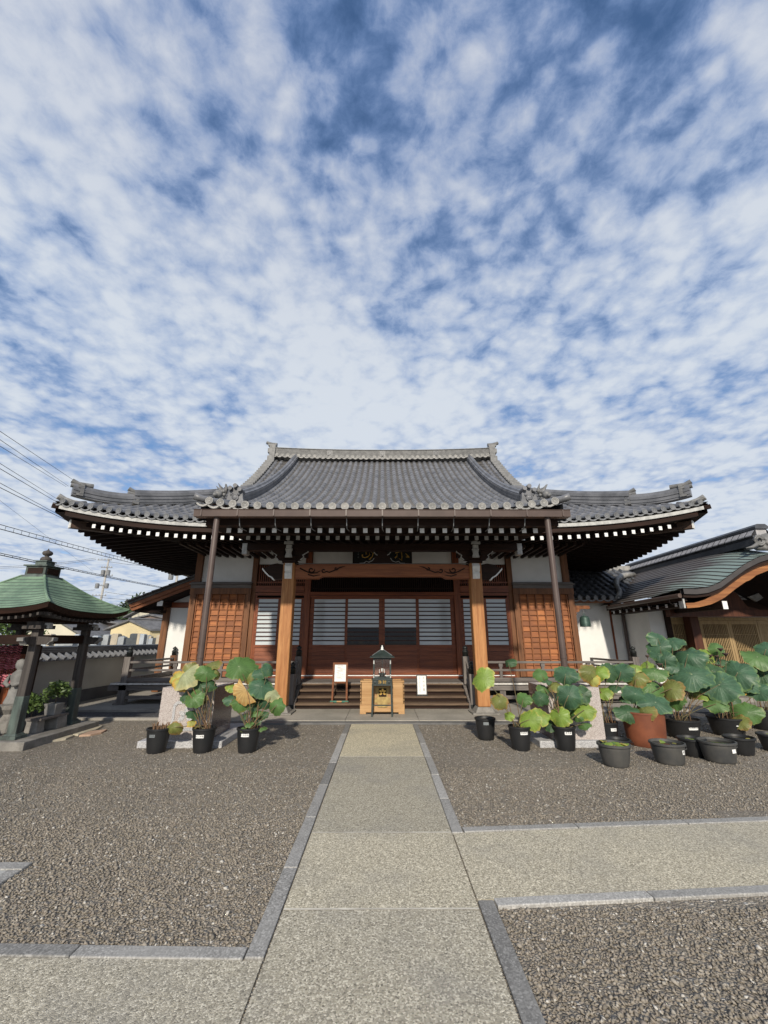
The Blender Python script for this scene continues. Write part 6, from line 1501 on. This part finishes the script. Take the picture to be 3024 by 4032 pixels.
def house(label, L, Rr, D, length, zb, ze, za, wall, roof, over=.35, windows=(), name='house'):
    L = Vector((*L, 0)); Rr = Vector((*Rr, 0)); D = Vector((*D, 0)).normalized() * length; o = thing(name, label, 'house', tuple((L + Rr) / 2))
    A = (L + Rr) / 2; Z = lambda p, z: (p.x, p.y, z)
    MB().add([Z(L, zb), Z(Rr, zb), Z(Rr, ze), Z(A, za), Z(L, ze), Z(L + D, zb), Z(Rr + D, zb), Z(Rr + D, ze), Z(A + D, za), Z(L + D, ze)], [(0, 1, 2, 3, 4), (9, 8, 7, 6, 5), (1, 6, 7, 2), (0, 4, 9, 5)]).build('wall', wall, o)
    d0 = D.normalized(); w0 = (Rr - L).normalized(); sl = (za - ze) / ((Rr - L).length / 2); m = MB()
    a0, a1 = A - d0 * over, A + D + d0 * over
    for (s_, e) in ((1, Rr), (-1, L)):
        b0, b1 = e - d0 * over + w0 * s_ * over, e + D + d0 * over + w0 * s_ * over; zE = ze - sl * over
        m.add([Z(a0, za + .03), Z(a1, za + .03), Z(b1, zE + .03), Z(b0, zE + .03), Z(a0, za + .16), Z(a1, za + .16), Z(b1, zE + .14), Z(b0, zE + .14)], [(0, 1, 2, 3), (7, 6, 5, 4), (0, 4, 5, 1), (1, 5, 6, 2), (2, 6, 7, 3), (3, 7, 4, 0)])
    m.tube([Z(a0, za + .18), Z(a1, za + .18)], .09, 6); m.build('roof', roof, o)
    for (side, t0, t1, z0, z1) in windows:
        p, q = (L, Rr) if side == 'g' else (Rr, Rr + D); n_ = -d0 if side == 'g' else w0
        a, b = p.lerp(q, t0) + n_ * .03, p.lerp(q, t1) + n_ * .03
        f = MB().bar(Z(a, (z0 + z1) / 2), Z(b, (z0 + z1) / 2), .06, z1 - z0).build('window', paint_white, o)
        a2, b2 = p.lerp(q, t0 + .02) + n_ * .05, p.lerp(q, t1 - .02) + n_ * .05
        MB().bar(Z(a2, (z0 + z1) / 2), Z(b2, (z0 + z1) / 2), .06, z1 - z0 - .12).build('pane', glass_dark, parent=f)
    return o
house('cream house with a low grey gable behind the gravestones', (-18.75, 30), (-16.25, 30.4), (.62, .78), 7, 0, 2.30, 2.85, house_cream, house_roof, .25, (('w', .1, .3, 1.0, 1.9),))
house('pale two-storey house with dark brown cladding partly hidden by the wing roof', (-23.3, 40), (-20.6, 40.2), (.5, .86), 7, 0, 3.75, 4.5, house_pale, house_roof, .4, (('g', .2, .55, 2.7, 3.5), ('g', .65, .95, 2.6, 3.4)))
house('small brown-clad annexe in front of the pale house', (-21.9, 38.6), (-19.6, 38.6), (.4, .9), 2, 0, 3.45, 3.7, house_brown, house_roof, .2, (('g', .3, .8, 2.45, 3.05),))
house('brown flat-looking house seen under the pavilion eave', (-25.3, 37), (-21.4, 37), (.3, .95), 6, 0, 2.75, 3.05, house_brown, house_roof, .5, (('g', .35, .6, 2.1, 2.5), ('g', .75, .95, 2.1, 2.5)))
house('house with a wide slate-grey roof seen between the pavilion posts', (-27.5, 33), (-22.6, 33), (.1, .99), 6, 0, 2.0, 3.3, house_pale, house_roof, .5, (('g', .3, .6, 1.1, 1.8),))

def tree(x, y, hgt, rad, label, seed, mat=tree_leaf, n=1500, cat='tree', ls=.3):
    o = thing('evergreen_tree', label, cat, (x, y, 0), 'trees beyond the town houses'); rr = random.Random(seed)
    m = MB().tube([(x, y, -.1), (x + .1, y, hgt * .35), (x - .1, y, hgt * .75)], [hgt * .035, hgt * .025, hgt * .008], 7)
    cl = []
    for k in range(9):
        a = rr.uniform(0, 6.28); q = rad * rr.uniform(.2, .75); c = Vector((x + q * math.cos(a), y + q * math.sin(a), hgt * rr.uniform(.45, .88))); cl.append((c, rad * rr.uniform(.35, .6))); m.tube([(x, y, hgt * .4), tuple(c)], [hgt * .014, hgt * .004], 5)
    m.build('trunk', bark, o); m = MB()
    for k in range(n):
        c0, r0 = rr.choice(cl); d_ = Vector((rr.gauss(0, 1), rr.gauss(0, 1), rr.gauss(0, .8))).normalized() * r0 * rr.random() ** .4; c = c0 + d_
        u = Vector((rr.gauss(0, 1), rr.gauss(0, 1), rr.gauss(0, 1))).normalized(); v = u.cross(Vector((rr.gauss(0, 1), rr.gauss(0, 1), rr.gauss(0, 1)))).normalized(); L = ls * rr.uniform(.6, 1.2)
        m.add([c - u * L, c + v * L * .5, c + u * L, c - v * L * .5], [(0, 1, 2, 3)])
    m.build('crown', mat, o); return o
for i, (px_, Y, hgt, rad, lb) in enumerate(((520, 58, 7.6, 3.2, 'dark round-headed tree just left of the wing roof'), (475, 66, 6.6, 2.6, 'lower dark tree touching the pavilion eave line'), (555, 70, 8.2, 3.0, 'tallest dark tree disappearing behind the wing roof'), (560, 52, 5.0, 2.2, 'small dark tree above the pale house'), (505, 50, 4.6, 2.0, 'short dark tree beside the pale house'))):
    c = at(px_, 2450, Y); tree(c.x, Y, hgt, rad, lb, 31 + i)
c = at(60, 2470, 26); tree(c.x, 26, 3.4, 1.5, 'yellow-green bush seen through the pavilion brackets', 41, shrub_leaf, 900, 'tree', .14)

def pole(x, y, hgt, label, arms, gear):
    o = thing('utility_pole', label, 'utility pole', (x, y, 0), 'utility poles behind the graveyard')
    MB().tube([(x, y, -.3), (x, y, hgt)], [.19, .12], 12).build('shaft', concrete_pole, o, smooth=True)
    for (z, w_, dx) in arms:
        a = MB().box(x - w_ + dx, x + w_ + dx, y - .16, y - .08, z - .04, z + .04).build('crossarm', steel, o); m = MB()
        for k in range(5): m.lathe([(.05, 0), (.07, .05), (.04, .1), (.06, .14), (.03, .2)], (x + dx - w_ + .1 + (2 * w_ - .2) * k / 4, y - .12, z + .04), 8)
        m.build('insulator', paint_shade, parent=a)
    for (z, dx) in gear: MB().lathe([(.05, 0), (.25, .03), (.26, .65), (.20, .72), (.05, .74)], (x + dx, y - .25, z), 12).build('transformer', steel, o)
    return o
c = at(426, 2215, 60); pole(c.x, 60, 12.9, 'tall utility pole with stacked crossarms and transformers right of the pavilion finial', ((12.7, 1.0, -.5), (11.6, .8, 0), (10.4, .9, .2), (9.0, .7, 0), (7.6, 1.0, -.3)), ((10.5, .45), (10.5, -.3), (8.6, -.75), (8.6, .6)))
c = at(700, 2252, 46); pole(c.x, 46, 8.9, 'pale utility pole top rising above the wing roof', ((8.6, .6, .3),), ((7.9, -.55),))
def wire(a, b, label, r, sag=.0, rung=False, group='wires crossing the sky on the left'):
    a, b = Vector(a), Vector(b)
    if group and (a - Vector((0, 0, EYE))).length < 40 and not sag: a = a + (a - b) * .9     # carry on to the next pole, out of the picture
    elif sag and rung: a = a + (a - b) * .35
    pts = [a.lerp(b, k / 24) - Vector((0, 0, sag * 4 * (k / 24) * (1 - k / 24))) for k in range(25)]; m = MB().tube(pts, r, 5)
    if rung:
        p2 = [p + Vector((0, 0, rung)) for p in pts]; m.tube(p2, r * .8, 5); n = 60
        for k in range(n):
            p = a.lerp(b, k / n) - Vector((0, 0, sag * 4 * (k / n) * (1 - k / n))); m.tube([p, p + Vector((0, 0, rung))], r * .6, 4)
    o = m.build('overhead_cable' if rung else 'overhead_wire', wire_m); return tag(o, label, 'cable' if rung else 'wire', group)
z1w = zf(0, 1650, .48222)
for i, (p, q, Ya, Yb, r, lb) in enumerate((((-60, 60), (760, 605), 18, 44, .012, 'highest thin wire running down behind the roof corner'), ((-60, 128), (560, 548), 18, 44, .012, 'second thin wire from the top, left of the roof corner'), ((-60, 184), (540, 552), 18, 44, .012, 'third thin wire from the top ending behind the corner tile'),
        ((-60, 325), (470, 655), 18, 44, .012, 'fourth wire, meeting the upturned corner tile'), ((-60, 370), (620, 770), 18, 44, .014, 'fifth wire, passing under the corner tile'), ((-60, 490), (640, 868), 18, 44, .012, 'sixth wire, meeting the painted end of the corner beam'),
        ((-60, 530), (900, 1005), 18, 44, .014, 'lowest of the thin wires, ending at the side rafters'), ((-60, 620), (760, 1245), 22, 60, .006, 'hair-thin wire slanting steeply down to the tall pole'))):
    wire(at(*z1w(*p), Ya), at(*z1w(*q), Yb), lb, r * 1.25)
c = at(700, 2258, 45.8); wire(at(*z1w(-60, 862), 20), c, 'thick laddered cable crossing above the pavilion to the pale pole', .022, .15, .22)
wire(at(*z1w(-60, 1085), 22), at(660, 2319, 50), 'thick dark cable passing behind the pavilion finial', .026, .1, .10)
for i, (p, q, lb) in enumerate((((-20, 2238), (378, 2203), 'pale horizontal wire joining the tall pole from the left'), ((-20, 2232), (378, 2197), 'upper pale horizontal wire joining the tall pole from the left'), ((395, 2352), (640, 2356), 'low level wire running right from the tall pole'), ((430, 2212), (700, 2228), 'wire running right from the top of the tall pole'), ((415, 2330), (640, 2346), 'sagging wire right of the tall pole'), ((380, 2370), (600, 2376), 'lowest level wire behind the wing roof'), ((260, 2310), (375, 2322), 'short level wire left of the tall pole'))):
    wire(at(*p, 59), at(*q, 59), lb, .022, .25)
